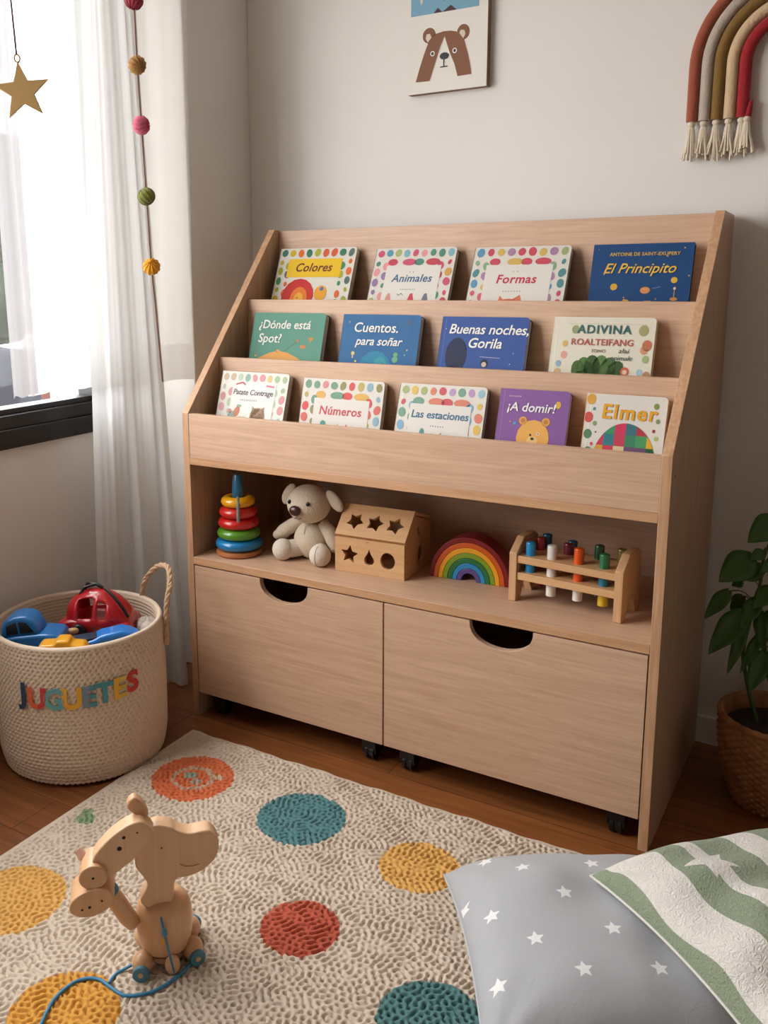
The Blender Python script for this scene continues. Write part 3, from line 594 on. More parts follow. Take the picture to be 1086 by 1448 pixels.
# --- hammer bench
hb=thing('hammer_bench','wooden pounding bench with two rows of coloured pegs, right end of the toy shelf','toy',(.980,.150,Z0),(0,0,-.085))
pro=[(-.055,0),(-.030,0),(-.022,.030),(.022,.030),(.030,0),(.055,0),(.055,.140),(.028,.148),(-.018,.143),(-.055,.112)]
pro=[(-.055,0),(-.030,0),(-.014,.035),(.016,.035),(.034,0),(.060,0),(.060,.132),(.040,.142),(-.016,.142),(-.055,.112)]
for x in (-.128,.110): MB().prism([(a,b+.0003) for a,b in pro],x,x+.018,'X').build('end_board',M_toy2 if x<0 else M_toy2,hb,world=False,bevel=.0015)
for z in(.090,.051): MB().box(-.110,.110,-.052,.050,z,z+.0165).build('rail_board',M_toy,hb,world=False,bevel=.001)
PC={'lb':(30,134,186),'w':(226,218,206),'o':(226,86,20),'g':(42,112,70),'tb':(16,110,140),'r':(150,26,30),'y':(206,170,30),'dg':(20,74,44),'ol':(110,92,26),'m':(110,26,44),'db':(16,84,116)}
def peg(x,y,z0,z1,cs):
    m=MB(); mats=[gloss('peg_'+k,PC[k]) for k in cs]; n=len(cs); zz=[z0+(z1-z0)*i/n for i in range(n+1)]
    for i in range(n):
        a,b=zz[i],zz[i+1]; r=.0108
        pts=[(x,y,a+.001*(i==0)),(x,y,b)] if i<n-1 else [(x,y,a),(x,y,b-.003),(x,y,b-.001),(x,y,b)]
        rd=[r]*2 if i<n-1 else [r,r,r*.93,r*.75]
        m.tube(pts,rd,i,20)
    m.build('peg',mats,hb,world=False)
for x,y,a,b,cs in ((-.088,-.030,.052,.137,['lb']),(-.038,-.030,.022,.138,['w']),(.022,-.028,.022,.141,['w','o','o']),(.078,-.028,.022,.138,['y','tb','g'])): peg(x,y,a,b,cs)
for x,y,a,b,cs in ((-.088,.024,.020,.135,['r']),(-.082,.0475,.045,.138,['db']),(-.022,.024,.05,.132,['m']),(-.022,.0475,.05,.132,['db']),(.046,.030,.02,.138,['dg']),(.094,.036,.03,.136,['ol'])): peg(x,y,a,b,cs)
# ================================================================== BASKET
BC=Vector((-.120,-.283,0)); BR=.204; BH=.350
def basket_mat():
    m,nt,p=newmat('cotton_rope_coils'); p.inputs['Base Color'].default_value=srgb(214,192,168); p.inputs['Roughness'].default_value=.55
    tc=N(nt,'ShaderNodeTexCoord'); mp=N(nt,'ShaderNodeMapping'); nt.links.new(tc.outputs['Object'],mp.inputs[0]); mp.inputs['Scale'].default_value=(120,120,180)
    v=N(nt,'ShaderNodeTexVoronoi',Scale=1.0); nt.links.new(mp.outputs[0],v.inputs['Vector'])
    cr=N(nt,'ShaderNodeValToRGB'); nt.links.new(v.outputs['Distance'],cr.inputs[0]); cr.color_ramp.elements[0].position=.08; cr.color_ramp.elements[0].color=(0,0,0,1); cr.color_ramp.elements[1].position=.42; cr.color_ramp.elements[1].color=(1,1,1,1)
    nz=N(nt,'ShaderNodeTexNoise',Scale=14.0,Detail=2.0); nt.links.new(tc.outputs['Object'],nz.inputs['Vector'])
    mu=N(nt,'ShaderNodeMath',operation='MULTIPLY'); nt.links.new(cr.outputs[0],mu.inputs[0]); nt.links.new(nz.outputs[0],mu.inputs[1])
    b=N(nt,'ShaderNodeBump',Strength=.5,Distance=.002); nt.links.new(mu.outputs[0],b.inputs['Height']); nt.links.new(b.outputs[0],p.inputs['Normal'])
    return m
M_bas=basket_mat()
bk=thing('toy_basket','large cream woven rope basket with coloured lettering, on the floor below the window','basket',tuple(BC))
prof=[]; coil=.0098; nz_=int(BH/coil)
def rad(z): return BR*(.93+.07*min(1,z/.06)**.5) + .004*math.sin(z/BH*PI)
prof.append((.001,.001)); prof.append((rad(0)-.03,.001)); prof.append((rad(0)-.008,.004))
for i in range(nz_*5):
    z=.008+i*(BH-.014)/(nz_*5); prof.append((rad(z)+.0010*abs(math.sin(PI*i/5)),z))
prof+=[(rad(BH)+.001,BH-.004),(rad(BH)-.002,BH+.002),(rad(BH)-.009,BH+.002),(rad(BH)-.012,BH-.004)]
for i in range(nz_*4):
    z=BH-.008-i*(BH-.03)/(nz_*4); prof.append((rad(z)-.012-.0022*abs(math.sin(PI*i/4)),z))
prof.append((.001,.02))
def stitch(r,z,t):
    q=r*(1+.006*math.sin(2*t+1)+.003*math.sin(5*t))
    if .006<z<BH-.008 and r>rad(z)-.001:
        row=round((z-.008)/coil); dzz=((z-.008)/coil-row)
        a=.5+.5*math.cos(t*96+row*2.4+.6*math.sin(t*9+row)); q-=.0060*(a**3)*math.exp(-(dzz/.26)**2)
    return q
MB().lathe(prof,tuple(BC),0,590,fn=stitch).build('basket_wall',M_bas,bk,ang=80)
M_rope=knit('rope_handle_tan',(196,160,124),300,.6)
def twist(path,r,name,parent,mat,k=70):
    # two twisted strands along a path
    P=[Vector(p) for p in path]
    # resample
    pts=[]; n=len(P)-1
    for i in range(k+1):
        t=i/k*n; j=min(int(t),n-1); f=t-j
        p0=P[max(j-1,0)];p1=P[j];p2=P[j+1];p3=P[min(j+2,n)]
        pts.append(.5*((2*p1)+(-p0+p2)*f+(2*p0-5*p1+4*p2-p3)*f*f+(-p0+3*p1-3*p2+p3)*f**3))
    m=MB()
    for s_ in (0,1,2):
        q=[]
        for i,p in enumerate(pts):
            t=(pts[min(i+1,k)]-pts[max(i-1,0)]).normalized(); a=Vector((0,0,1)) if abs(t.z)<.8 else Vector((1,0,0)); u=t.cross(a).normalized(); v=t.cross(u)
            th=i*.55+s_*2*PI/3; q.append(p+(u*math.cos(th)+v*math.sin(th))*r*.5)
        m.tube(q,r*.62,0,7)
    return m.build(name,mat,parent)
ca=math.radians
def rimpt(deg,r,z): return (BC.x+r*math.cos(ca(deg)),BC.y+r*math.sin(ca(deg)),z)
# right handle rises from the rim on the side towards the bookcase, left handle opposite
twist([rimpt(36,BR+.010,.270),rimpt(36,BR+.012,.335),rimpt(36,BR+.016,.385),rimpt(41,BR+.024,.425),rimpt(52,BR+.024,.452),rimpt(66,BR+.012,.440),rimpt(78,BR-.002,.392),rimpt(82,BR-.004,.335)],.0068,'handle',bk,M_rope)
twist([rimpt(262-20,BR+.012,.275),rimpt(262-20,BR+.013,.335),rimpt(238,BR+.02,.350),rimpt(228,BR+.026,.352),rimpt(218,BR+.022,.345),rimpt(212,BR+.012,.28)],.0068,'handle',bk,M_rope)
# lettering wrapped round the wall
cols=[(44,62,84),(214,96,60),(104,160,160),(226,168,56),(120,134,150),(74,146,156),(226,176,60),(196,62,58)]
word='JUGUETES'; adv=[.0,.0,0,0,0,0,0,0]
th0=-45.6; # centre angle of the word in degrees
wd=[.030,.041,.042,.041,.036,.037,.036,.036]; tot=sum(wd); s0=-tot/2
for i,chh in enumerate(word):
    me=text_mesh(chh,.068,0,.0026,1,.001,'CENTER'); 
    bm=bmesh.new(); bm.from_mesh(me); bmesh.ops.triangulate(bm,faces=bm.faces); bmesh.ops.bisect_plane(bm,geom=bm.verts[:]+bm.edges[:]+bm.faces[:],plane_co=(.002,0,0),plane_no=(1,0,0)); bm.to_mesh(me); bm.free()
    c=s0+wd[i]/2; s0+=wd[i]; rt=[.0,-.03,.0,.0,0,.02,-.05,-.12][i]; tz=.213+[.004,-.004,-.004,-.004,-.003,0,.002,.008][i]
    side_=[p.center.x>.002 for p in me.polygons]
    for v in me.vertices:
        x,y,zz=v.co; a=ca(th0)+(x+c)/(BR+.006); r=rad(tz)+.0032+zz
        v.co=(BC.x+r*math.cos(a),BC.y+r*math.sin(a),tz+y+x*-rt)
    c2_={1:(196,62,56),4:(74,140,148),6:(206,178,84)}.get(i,cols[i])
    put(me,'letter',[plain('letter_%d'%i,cols[i],.8,.2,300),plain('letter_%d_right'%i,c2_,.8,.2,300)],bk)
    for p in me.polygons: p.material_index=1 if side_[p.index] else 0
# toys in the basket
def toy_car(name,label,loc,rot,L,Wd,H,body,glass=(20,26,34),extra=None):
    t=thing(name,label,'toy car',loc,rot)
    bm_=gloss('plastic_%d_%d_%d'%body,body)
    lower=[(-L/2,.18*H),(-L/2,.48*H),(-L*.42,.56*H),(-L*.22,.58*H),(L*.18,.56*H),(L*.42,.50*H),(L/2,.40*H),(L/2,.18*H)]
    MB().prism(lower,-Wd/2,Wd/2,'Y').build('body',bm_,t,world=False,bevel=.007,seg=3)
    cabp=[(-L*.46,.55*H),(-L*.44,.80*H),(-L*.34,.96*H),(-L*.18,H),(L*.0,.96*H),(L*.10,.84*H),(L*.18,.55*H)]
    MB().prism(cabp,-Wd*.42,Wd*.42,'Y').build('cabin',bm_,t,world=False,bevel=.008,seg=3)
    gm=plain('toy_glass',glass,.2)
    for sy in(-1,1):
        m=MB()
        m.prism([(-L*.36,.62*H),(-L*.34,.82*H),(-L*.18,.88*H),(-L*.17,.62*H)],sy*Wd*.425-.0015,sy*Wd*.425+.0015,'Y').prism([(-L*.13,.62*H),(-L*.13,.88*H),(-L*.01,.84*H),(L*.09,.62*H)],sy*Wd*.425-.0015,sy*Wd*.425+.0015,'Y').build('side_window',gm,t,world=False)
    for x in(-L*.3,L*.3):
        for sy in(-1,1):
            m=MB().tube([(x,sy*Wd*.36,.19*H),(x,sy*Wd*.52,.19*H)],.2*H,0,24); m.build('wheel',M_black,t,world=False,bevel=.003)
            MB().tube([(x,sy*Wd*.52,.19*H),(x,sy*Wd*.535,.19*H)],.09*H,0,16).build('hub',plain('hub_yellow',(222,170,40),.4),t,world=False)
    if extra: extra(t)
    return t
def lbl(t,x0,x1,y0,y1,z,M=None):
    MB().box(x0,x1,y0,y1,z,z+.0015).build('sticker',M_white,t,world=False)
def ex1(t): 
    MB().tube([(.02,-.03,.088),(.10,-.035,.090),(.15,-.02,.094)],.006,0,10,flat=.6).build('bar',plain('dark_bar',(26,50,70),.4),t,world=False)
toy_car('toy_car','blue plastic toy car on the left of the toy basket',(-.172,-.372,.275),(0.0,-.12,.55),.150,.085,.112,(22,108,176),extra=None)
# red ride-in car shell
rs=thing('toy_car','red plastic toy car body with black roof bar, topmost in the toy basket','toy car',(-.098,-.215,.300),(0,.0,.45))
M_red=gloss('plastic_red',(176,18,26))
def shell():
    m=MB(); n=26; k=16; V=[];Fc=[]
    for j in range(k+1):
        u=j/k; x=-.085+.165*u
        hz=.092*(math.sin(PI*min(1,.16+u*.84))**.55); wy=.052*(math.sin(PI*min(1,.12+u*.80))**.4)
        for i in range(n+1):
            a=PI*i/n; V.append((x,-wy*math.cos(a)*(1+.10*math.sin(a)**2),.012+hz*max(0,math.sin(a))**.7))
    for j in range(k):
        for i in range(n):
            if 2<=i<=7 and 3<=j<=6: continue
            if 2<=i<=6 and 8<=j<=9: continue
            if n-8<=i<n-2 and 3<=j<=6: continue
            q=j*(n+1)+i; Fc.append((q,q+1,q+n+2,q+n+1))
    m.add(V,Fc); o=m.build('shell',M_red,rs,world=False,ang=60); md=o.modifiers.new('s','SOLIDIFY'); md.thickness=.004; return o
shell()
MB().prism([(-.085,.0),(-.11,.012),(-.11,.03),(-.075,.04),(.075,.034),(.085,.012),(.08,0)],-.050,.050,'Y').build('chassis',M_red,rs,world=False,bevel=.006)
MB().tube([(-.060,.020,.090),(-.045,.012,.116),(-.020,.006,.118),(-.002,.004,.108)],.0045,0,10).tube([(-.062,-.012,.086),(-.048,-.008,.112),(-.020,.006,.118)],.004,0,10).build('roof_bar',M_black,rs,world=False)
MB().tube([(.010,-.012,.112),(.035,-.030,.100),(.060,-.040,.075),(.075,-.042,.05)],.004,0,8).build('strap',M_black,rs,world=False)
MB().box(-.020,.000,-.022,.004,0,.0016,0,Matrix.Translation((-.01,-.0,.1055))@Matrix.Rotation(.15,4,'X')).build('sticker',M_white,rs,world=False)
for x in(-.05,.045):
    for sy in(-1,1): MB().tube([(x,sy*.045,.012),(x,sy*.060,.012)],.020,0,22).build('wheel',M_black,rs,world=False,bevel=.003)
# yellow truck
yt=thing('toy_truck','yellow plastic toy truck at the front rim of the basket','toy truck',(-.046,-.404,.308),(0,.03,.62))
M_yel=gloss('plastic_yellow',(226,158,26))
MB().prism([(-.055,.0),(-.058,.026),(-.050,.036),(-.020,.037),(-.012,.047),(.014,.047),(.022,.036),(.048,.034),(.058,.022),(.056,0)],-.024,.024,'Y').build('body',M_yel,yt,world=False,bevel=.005,seg=3)
for x in(-.032,.032):
    for sy in(-1,1): MB().tube([(x,sy*.020,.006),(x,sy*.028,.006)],.013,0,20).build('wheel',plain('wheel_orange',(190,86,30),.4),yt,world=False,bevel=.002)
bt=thing('toy_boat','bright blue plastic toy boat beside the yellow truck in the basket','toy boat',(-.004,-.304,.296),(0,-.06,.80))
M_bl=gloss('plastic_bright_blue',(24,116,196))
MB().prism([(-.075,.010),(-.070,.034),(-.030,.040),(-.010,.048),(.040,.052),(.058,.045),(.080,.032),(.070,.0),(-.060,0)],-.028,.028,'Y').build('hull',M_bl,bt,world=False,bevel=.007,seg=3)
MB().box(-.078,-.020,-.020,.020,.036,.044).build('deck',plain('deck_dark',(20,40,60),.4),bt,world=False,bevel=.002)
gp=thing('plush_toy','grey plush toy tucked at the right inside the basket','soft toy',(.000,-.165,.270))
MB().ell((.000,-.165,.305),(.034,.028,.030),0,None,24,16,lambda q:1+.06*math.sin(6*math.atan2(q.y,q.x))).build('body',knit('grey_plush',(176,164,152),200,.6),gp)
MB().ell((.024,-.190,.318),(.020,.017,.017)).build('head',knit('grey_plush_head',(184,172,160),200,.6),gp)
wf=thing('wooden_ring','tan wooden ring toy between the blue car and the red car in the basket','toy',(-.13,-.30,.28))
m=MB().lathe([(.028+.008*math.cos(a),.008*math.sin(a)) for a in [2*PI*k/12 for k in range(12)]],(-.150,-.285,.318),0,30,close=True); m.build('ring',M_toy,wf)
pf=thing('knitted_blanket','crumpled beige knitted blanket filling the basket under the toys','blanket',(BC.x,BC.y,.1))
m=MB(); V=[];Fc=[]; n=40
for j in range(13):
    for i in range(n):
        r=.172*j/12; a=2*PI*i/n; x=r*math.cos(a); y=r*math.sin(a)
        V.append((BC.x+x,BC.y+y,.262+.016*noise.noise(Vector((x*22,y*22,0)))+.01*noise.noise(Vector((x*60,y*60,3)))-.02*(j/12)**4))
for j in range(12):
    for i in range(n): Fc.append((j*n+i,(j+1)*n+i,(j+1)*n+(i+1)%n,j*n+(i+1)%n))
b0=len(V)
for i in range(n): a=2*PI*i/n; V.append((BC.x+.155*math.cos(a),BC.y+.155*math.sin(a),.026))
for i in range(n): Fc.append((12*n+i,b0+i,b0+(i+1)%n,12*n+(i+1)%n))
Fc.append(tuple(b0+i for i in range(n-1,-1,-1)))
m.add(V,Fc).build('fabric',knit('beige_knit',(170,156,138),120,.8),pf)
# ================================================================== PULL TOY on the rug
PT=Vector((.56,-.76,0)); base_z=.0178
a_r=math.atan2(.681,.732)   # local +X runs to the right as seen from the room
tg=thing('pull_toy','jointed wooden animal pull toy with blue wheels and blue cord standing on the rug','pull toy',(PT.x,PT.y,base_z),(0,0,a_r))
# local: x = right, -y = towards room, z up (relative to rug)
M_pw=wood('turned_beech',(222,182,144),(210,168,128),'Z',.34,.5,.5)
M_pwd=wood('turned_beech_dark',(214,170,128),(202,154,112),'Z',.32,.5,.5)
M_blue=plain('cord_blue',(54,124,162),.55)
M_bluep=plain('wheel_paint_blue',(76,128,148),.5)
M_hole=plain('peg_hole_dark',(24,16,12),.7)
dz=-base_z
def z_(L): return [(x,z+dz) for x,z in L]
def smooth_loop(L,k=3):
    out=[];n=len(L)
    for i in range(n):
        p0,p1,p2,p3=[Vector(L[(i+j)%n]) for j in(-1,0,1,2)]
        for q in range(k):
            f=q/k; out.append(tuple(.5*((2*p1)+(-p0+p2)*f+(2*p0-5*p1+4*p2-p3)*f*f+(-p0+3*p1-3*p2+p3)*f**3)))
    return out
el=[(-.011,.284),(.016,.279),(.027,.271),(.047,.263),(.068,.265),(.083,.263),(.095,.246),(.096,.226),(.087,.207),(.066,.19),(.042,.183),(.022,.180),(.018,.153),(.012,.135),(-.008,.128),(-.029,.135),(-.038,.15),(-.025,.175),(-.033,.195),(-.043,.213),(-.042,.236),(-.032,.258)]
MB().prism(smooth_loop(z_(el)),-.020,.012,'Y').build('elephant_head',M_pw,tg,world=False,bevel=.003,seg=3)
gi=[(-.112,.243),(-.100,.264),(-.077,.286),(-.053,.301),(-.034,.306),(-.023,.300),(-.010,.281),(-.030,.256),(-.048,.236),(-.060,.228),(-.072,.219),(-.087,.211),(-.096,.225)]
MB().prism(smooth_loop(z_(gi),2),-.036,-.004,'Y').build('giraffe_head',M_pw,tg,world=False,bevel=.0025,seg=3)
MB().prism(smooth_loop(z_([(-.052,.318),(-.049,.331),(-.040,.336),(-.030,.328),(-.021,.312),(-.019,.299),(-.036,.303)])),-.014,.006,'Y').build('ear',M_pwd,tg,world=False,bevel=.003)
MB().tube([(-.128,-.002,.232+dz),(-.137,.004,.243+dz)],[.008,.006],0,12).build('ear',plain('ear_pinkish',(206,160,136),.5),tg,world=False)
def cap(x,z,rx,rz,y0,y1,name,rot=0,mat=M_pwd):
    pts=[(x+rx*math.cos(t)*math.cos(rot)-rz*math.sin(t)*math.sin(rot),z+dz+rx*math.cos(t)*math.sin(rot)+rz*math.sin(t)*math.cos(rot)) for t in [2*PI*i/36 for i in range(36)]]
    return MB().prism(pts,y0,y1,'Y').build(name,mat,tg,world=False,bevel=.002,seg=3)
cap(-.111,.221,.023,.0215,-.046,.010,'muzzle')
cap(-.115,.178,.037,.0235,-.050,.010,'paw',.22)
m=MB().tube([(-.086,-.018,.170+dz),(-.075,-.018,.150+dz),(-.062,-.016,.122+dz),(-.052,-.012,.104+dz)],[.0145,.0150,.0150,.0135],0,20); m.build('arm',M_pwd,tg,world=False)
MB().tube([(-.090,-.0185,.178+dz),(-.086,-.0186,.170+dz)],.0158,0,20).build('arm_band',M_bluep,tg,world=False)
def hole(x,z,y,r=.0022,rx=None):
    return MB().ell((x,y,z+dz),(rx or r,.0008,r),0,None,12,8)
for pp,L in (('eye',[(-.067,.262,-.0362,.0040),(-.059,.281,-.0362,.0030)]),('eye',[(.001,.243,-.0202,.0016)]),('nostril',[(-.037,.287,-.0362,.0016),(-.111,.221,-.0462,.0022),(-.131,.169,-.0502,.0020),(-.119,.172,-.0502,.0026),(-.099,.181,-.0502,.0019)])):
    for x,z,y,r in L: hole(x,z,y,r).build(pp,M_hole,tg,world=False)
MB().tube([(.030,-.0203,.209+dz),(.040,-.0205,.2035+dz),(.052,-.0205,.2030+dz),(.062,-.0203,.205+dz)],.0006,0,6).build('mouth',plain('engraved_line',(150,104,66),.7),tg,world=False)
# body barrel
bc=(.0,.006)
pr=[(.0,.012),(.022,.012),(.030,.020),(.042,.030),(.047,.050),(.0485,.072),(.047,.098),(.043,.110),(.038,.116),(.028,.123),(.021,.124),(.0,.124)]
MB().lathe(pr,(bc[0],bc[1],0),0,48).build('body',M_pwd,tg,world=False,ang=35)
MB().lathe([(.0,.12),(.018,.12),(.018,.128),(.017,.134),(0,.134)],(-.006,.0,0),0,32).build('neck_collar',M_pw,tg,world=False)
for x,y,r_,nm in ((-.040,-.028,.019,'foot'),(.046,-.010,.017,'foot'),(-.036,.040,.017,'foot'),(.045,.042,.017,'foot')):
    sx=-1 if x<0 else 1
    MB().ell((x,y,.020),(.018,.020,.019),0,None,24,16).build(nm,M_pwd,tg,world=False)
    d=Vector((.25*sx+.1,-1 if y<0 else 1,0)).normalized()
    w0=Vector((x,y,.0145))+d*.016; w1=w0+d*.008
    wh=MB().tube([w0,w1],.0142,0,28).build('wheel',M_bluep,tg,world=False,bevel=.0015)
    MB().tube([w1,w1+d*.0008],.0045,0,16).build('wheel_hub',M_pwd,wh,world=False)
MB().ell((.010,-.040,.018),(.013,.012,.017),0,None,20,14).build('front_paw',M_pwd,tg,world=False)
MB().lathe([(0,.008),(.030,.008),(.032,.012),(.030,.018),(0,.018)],(0,.004,0),0,32).build('base_disc',M_pw,tg,world=False)
MB().tube([(-.008,-.022,.138+dz),(-.005,-.040,.122+dz),(-.001,-.050,.104+dz),(.004,-.0505,.075+dz),(.009,-.052,.045+dz),(.012,-.052,.030+dz)],.0018,0,8).ell((-.001,-.050,.106+dz),(.0045,.003,.009)).build('knotted_cord',M_blue,tg,world=False)
MB().box(-.006,-.002,-.0495,-.0478,.082+dz,.094+dz).build('tag',plain('tag_yellow',(226,160,40),.5),tg,world=False)
def smooth_path(P,k=6):
    P=[Vector(p) for p in P]; n=len(P)-1; o=[]
    for j in range(n):
        p0=P[max(j-1,0)];p1=P[j];p2=P[j+1];p3=P[min(j+2,n)]
        for q in range(k):
            f=q/k; o.append(.5*((2*p1)+(-p0+p2)*f+(2*p0-5*p1+4*p2-p3)*f*f+(-p0+3*p1-3*p2+p3)*f**3))
    o.append(P[-1]); return o
zc_=.0215
c1=[(.607,-.735,.032),(.611,-.760,.024),(.608,-.790,zc_),(.598,-.828,zc_),(.580,-.852,zc_),(.559,-.865,zc_),(.532,-.864,zc_),(.501,-.861,zc_),(.480,-.871,zc_),(.468,-.891,zc_),(.467,-.925,zc_),(.478,-.956,zc_),(.492,-.985,zc_),(.50,-1.03,zc_),(.54,-1.07,zc_)]
c2=[(.537,-.800,.030),(.526,-.818,.026),(.516,-.834,zc_),(.517,-.848,zc_),(.522,-.860,zc_+.002)]
MB().tube(smooth_path(c1),.0030,0,10).tube(smooth_path(c2),.0026,0,10).build('pull_cord',M_blue,tg)
# ================================================================== CUSHIONS
def cushion(name,label,cx,cy,size,th,ang,z0,tilt,mat,attr,seed,pinch=.05,wr=.004,piping=None):
    n=220; u=np.linspace(-1,1,n+1); Uu,Vv=np.meshgrid(u,u)
    half=size/2
    prof_=((1-np.abs(Uu)**3.2)*(1-np.abs(Vv)**3.2)).clip(0)**.52
    X=Uu*half*(1-pinch*(1-Vv**2)*1.0*np.abs(Uu)**2+0); Y=Vv*half*(1-pinch*(1-Uu**2)*np.abs(Vv)**2)
    rng=np.random.default_rng(seed)
    wn=np.zeros_like(Uu)
    for k in range(34):
        a=rng.uniform(0,PI); fr_=rng.uniform(3,16); wn+=rng.uniform(.3,1)*np.sin(fr_*(Uu*math.cos(a)+Vv*math.sin(a))+rng.uniform(0,6))*np.exp(-((Uu-rng.uniform(-1,1))**2+(Vv-rng.uniform(-1,1))**2)*1.8)
    # radial creases toward corners
    cr=np.zeros_like(Uu)
    for sx in(-1,1):
        for sy in(-1,1):
            dx=(Uu-sx);dy=(Vv-sy); r=np.hypot(dx,dy); t=np.arctan2(dy*-sy,dx*-sx); cr+=np.sin(t*9+seed)*np.exp(-r*3.2)*np.minimum(1,r*5)
    top=th*.5*prof_+(wn*wr*.5+cr*wr*1.6)*prof_.clip(0,1)
    top=top*1.2-.018*(Uu*Vv)**2; bot=-th*.22*prof_-.018*(Uu*Vv)**2
    V=np.concatenate([np.stack([X,Y,top],-1).reshape(-1,3),np.stack([X,Y,bot],-1).reshape(-1,3)])
    I=np.arange((n+1)**2).reshape(n+1,n+1); Q=np.stack([I[:-1,:-1],I[:-1,1:],I[1:,1:],I[1:,:-1]],-1).reshape(-1,4); Q2=Q[:,::-1]+(n+1)**2
    Qa=np.concatenate([Q,Q2]); me=bpy.data.meshes.new(name); me.from_pydata(V.tolist(),[],Qa.tolist())
    me.polygons.foreach_set('use_smooth',[True]*len(Qa))
    bm=bmesh.new(); bm.from_mesh(me); bmesh.ops.remove_doubles(bm,verts=bm.verts,dist=.00002); bm.to_mesh(me); bm.free()
    # uv-like attribute
    at=me.attributes.new('puv','FLOAT_VECTOR','POINT')
    co=np.zeros(len(me.vertices)*3); me.vertices.foreach_get('co',co); co=co.reshape(-1,3); at.data.foreach_set('vector',co.ravel())
    if attr is not None:
        d=attr(co); a2=me.attributes.new('mask','FLOAT','POINT'); a2.data.foreach_set('value',d.astype('f'))
    t=thing(name,label,'cushion',(cx,cy,z0),(0,0,0))
    R=Matrix.Translation((0,0,0))@Matrix.Rotation(ang,4,'Z')@Euler(tilt).to_matrix().to_4x4()
    me.transform(R); me.materials.append(mat); o=link('cushion_cover',me,t,world=False)
    # seam piping round the edge
    ring=[]
    for (sx,sy,ex,ey) in ((-1,-1,1,-1),(1,-1,1,1),(1,1,-1,1),(-1,1,-1,-1)):
        for k in range(24):
            f=k/24; uu=sx+(ex-sx)*f; vv=sy+(ey-sy)*f
            ring.append(R@Vector((uu*half*(1-pinch*(1-vv**2)*abs(uu)**2),vv*half*(1-pinch*(1-uu**2)*abs(vv)**2),-.018*(uu*vv)**2)))
    ring.append(ring[0]); MB().tube(ring,.0022,0,8).build('seam_piping',piping,t,world=False)
    return t,R
def star_sdf(co,stars,R=.014,ri=.0062):
    out=np.full(len(co),1.0)
    s=math.sin(PI/5);c=math.cos(PI/5)
    n=np.array([ri*s,R-ri*c]); nl=np.hypot(*n); n=n/nl; k=R*n[0]
    for (x,y,rot) in stars:
        dx=co[:,0]-x; dy=co[:,1]-y; r=np.hypot(dx,dy); t=np.mod(np.arctan2(dy,dx)-rot,2*PI/5); t=np.minimum(t,2*PI/5-t)
        out=np.minimum(out,r*np.cos(t)*n[0]+r*np.sin(t)*n[1]-k)
    out[co[:,2]<0]=1
    return out
def fabric(name,kind,c1,c2):
    m,nt,p=newmat(name); p.inputs['Roughness'].default_value=.9; p.inputs['Sheen Weight'].default_value=.2; p.inputs['Specular IOR Level'].default_value=.2
    tc=N(nt,'ShaderNodeTexCoord')
    at=N(nt,'ShaderNodeAttribute'); at.attribute_name='mask'
    mr=N(nt,'ShaderNodeMapRange'); mr.inputs['From Min'].default_value=-.0004; mr.inputs['From Max'].default_value=.0004; mr.inputs['To Min'].default_value=1; mr.inputs['To Max'].default_value=0
    nt.links.new(at.outputs['Fac'],mr.inputs['Value'])
    mx=N(nt,'ShaderNodeMix',data_type='RGBA'); nt.links.new(mr.outputs[0],mx.inputs[0]); mx.inputs[6].default_value=srgb(*c1); mx.inputs[7].default_value=srgb(*c2)
    nt.links.new(mx.outputs[2],p.inputs['Base Color'])
    pu=N(nt,'ShaderNodeAttribute'); pu.attribute_name='puv'
    n1=N(nt,'ShaderNodeTexNoise',Scale=110.0 if kind=='stripe' else 70.0,Detail=3.0,Distortion=2.0); nt.links.new(pu.outputs['Vector'],n1.inputs['Vector'])
    n2=N(nt,'ShaderNodeTexNoise',Scale=900.0,Detail=1.0); nt.links.new(pu.outputs['Vector'],n2.inputs['Vector'])
    ad=N(nt,'ShaderNodeMath',operation='MULTIPLY_ADD'); nt.links.new(n2.outputs[0],ad.inputs[0]); ad.inputs[1].default_value=.25; nt.links.new(n1.outputs[0],ad.inputs[2])
    b=N(nt,'ShaderNodeBump',Strength=.9 if kind=='stripe' else .35,Distance=.004 if kind=='stripe' else .002); nt.links.new(ad.outputs[0],b.inputs['Height']); nt.links.new(b.outputs[0],p.inputs['Normal'])
    return m
ga=math.atan2(.157,.255)
GC=Vector((.895,-.338))+.225*Vector((math.cos(ga),math.sin(ga)))+.225*Vector((math.sin(ga),-math.cos(ga)))
def to_local(x,y,c,a): dx=x-c[0];dy=y-c[1]; return (dx*math.cos(a)+dy*math.sin(a),-dx*math.sin(a)+dy*math.cos(a))
stars=[(0.913,-0.322),(0.983,-0.352),(1.06,-0.372),(1.162,-0.301),(1.147,-0.412),(1.051,-0.497),(0.985,-0.461),(1.136,-0.527),(1.239,-0.457),(1.046,-0.586),(1.11,-0.62),(1.221,-0.555),(1.318,-0.49),(1.316,-0.593),(1.206,-0.671),(1.081,-0.676),(1.066,-0.261),(1.29,-.36),(1.25,-.25)]
SL=[to_local(x,y,GC,ga)+(2.14-ga+.12*math.sin(i*2.3),) for i,(x,y) in enumerate(stars)]
M_gc=fabric('grey_star_cotton','plain',(168,168,170),(226,224,220))
cushion('floor_cushion','grey square cushion with small white stars lying on the rug',GC.x,GC.y,.45,.145,ga,.062,(0,0,0),M_gc,lambda co:star_sdf(co,SL,.0155,.0068),3,.05,.004,plain('grey_piping',(176,176,178),.9))
gb=math.atan2(.77,.637)-.02
G2=Vector((1.175,-.355))+.235*Vector((math.cos(gb),math.sin(gb)))+.235*Vector((math.sin(gb),-math.cos(gb)))
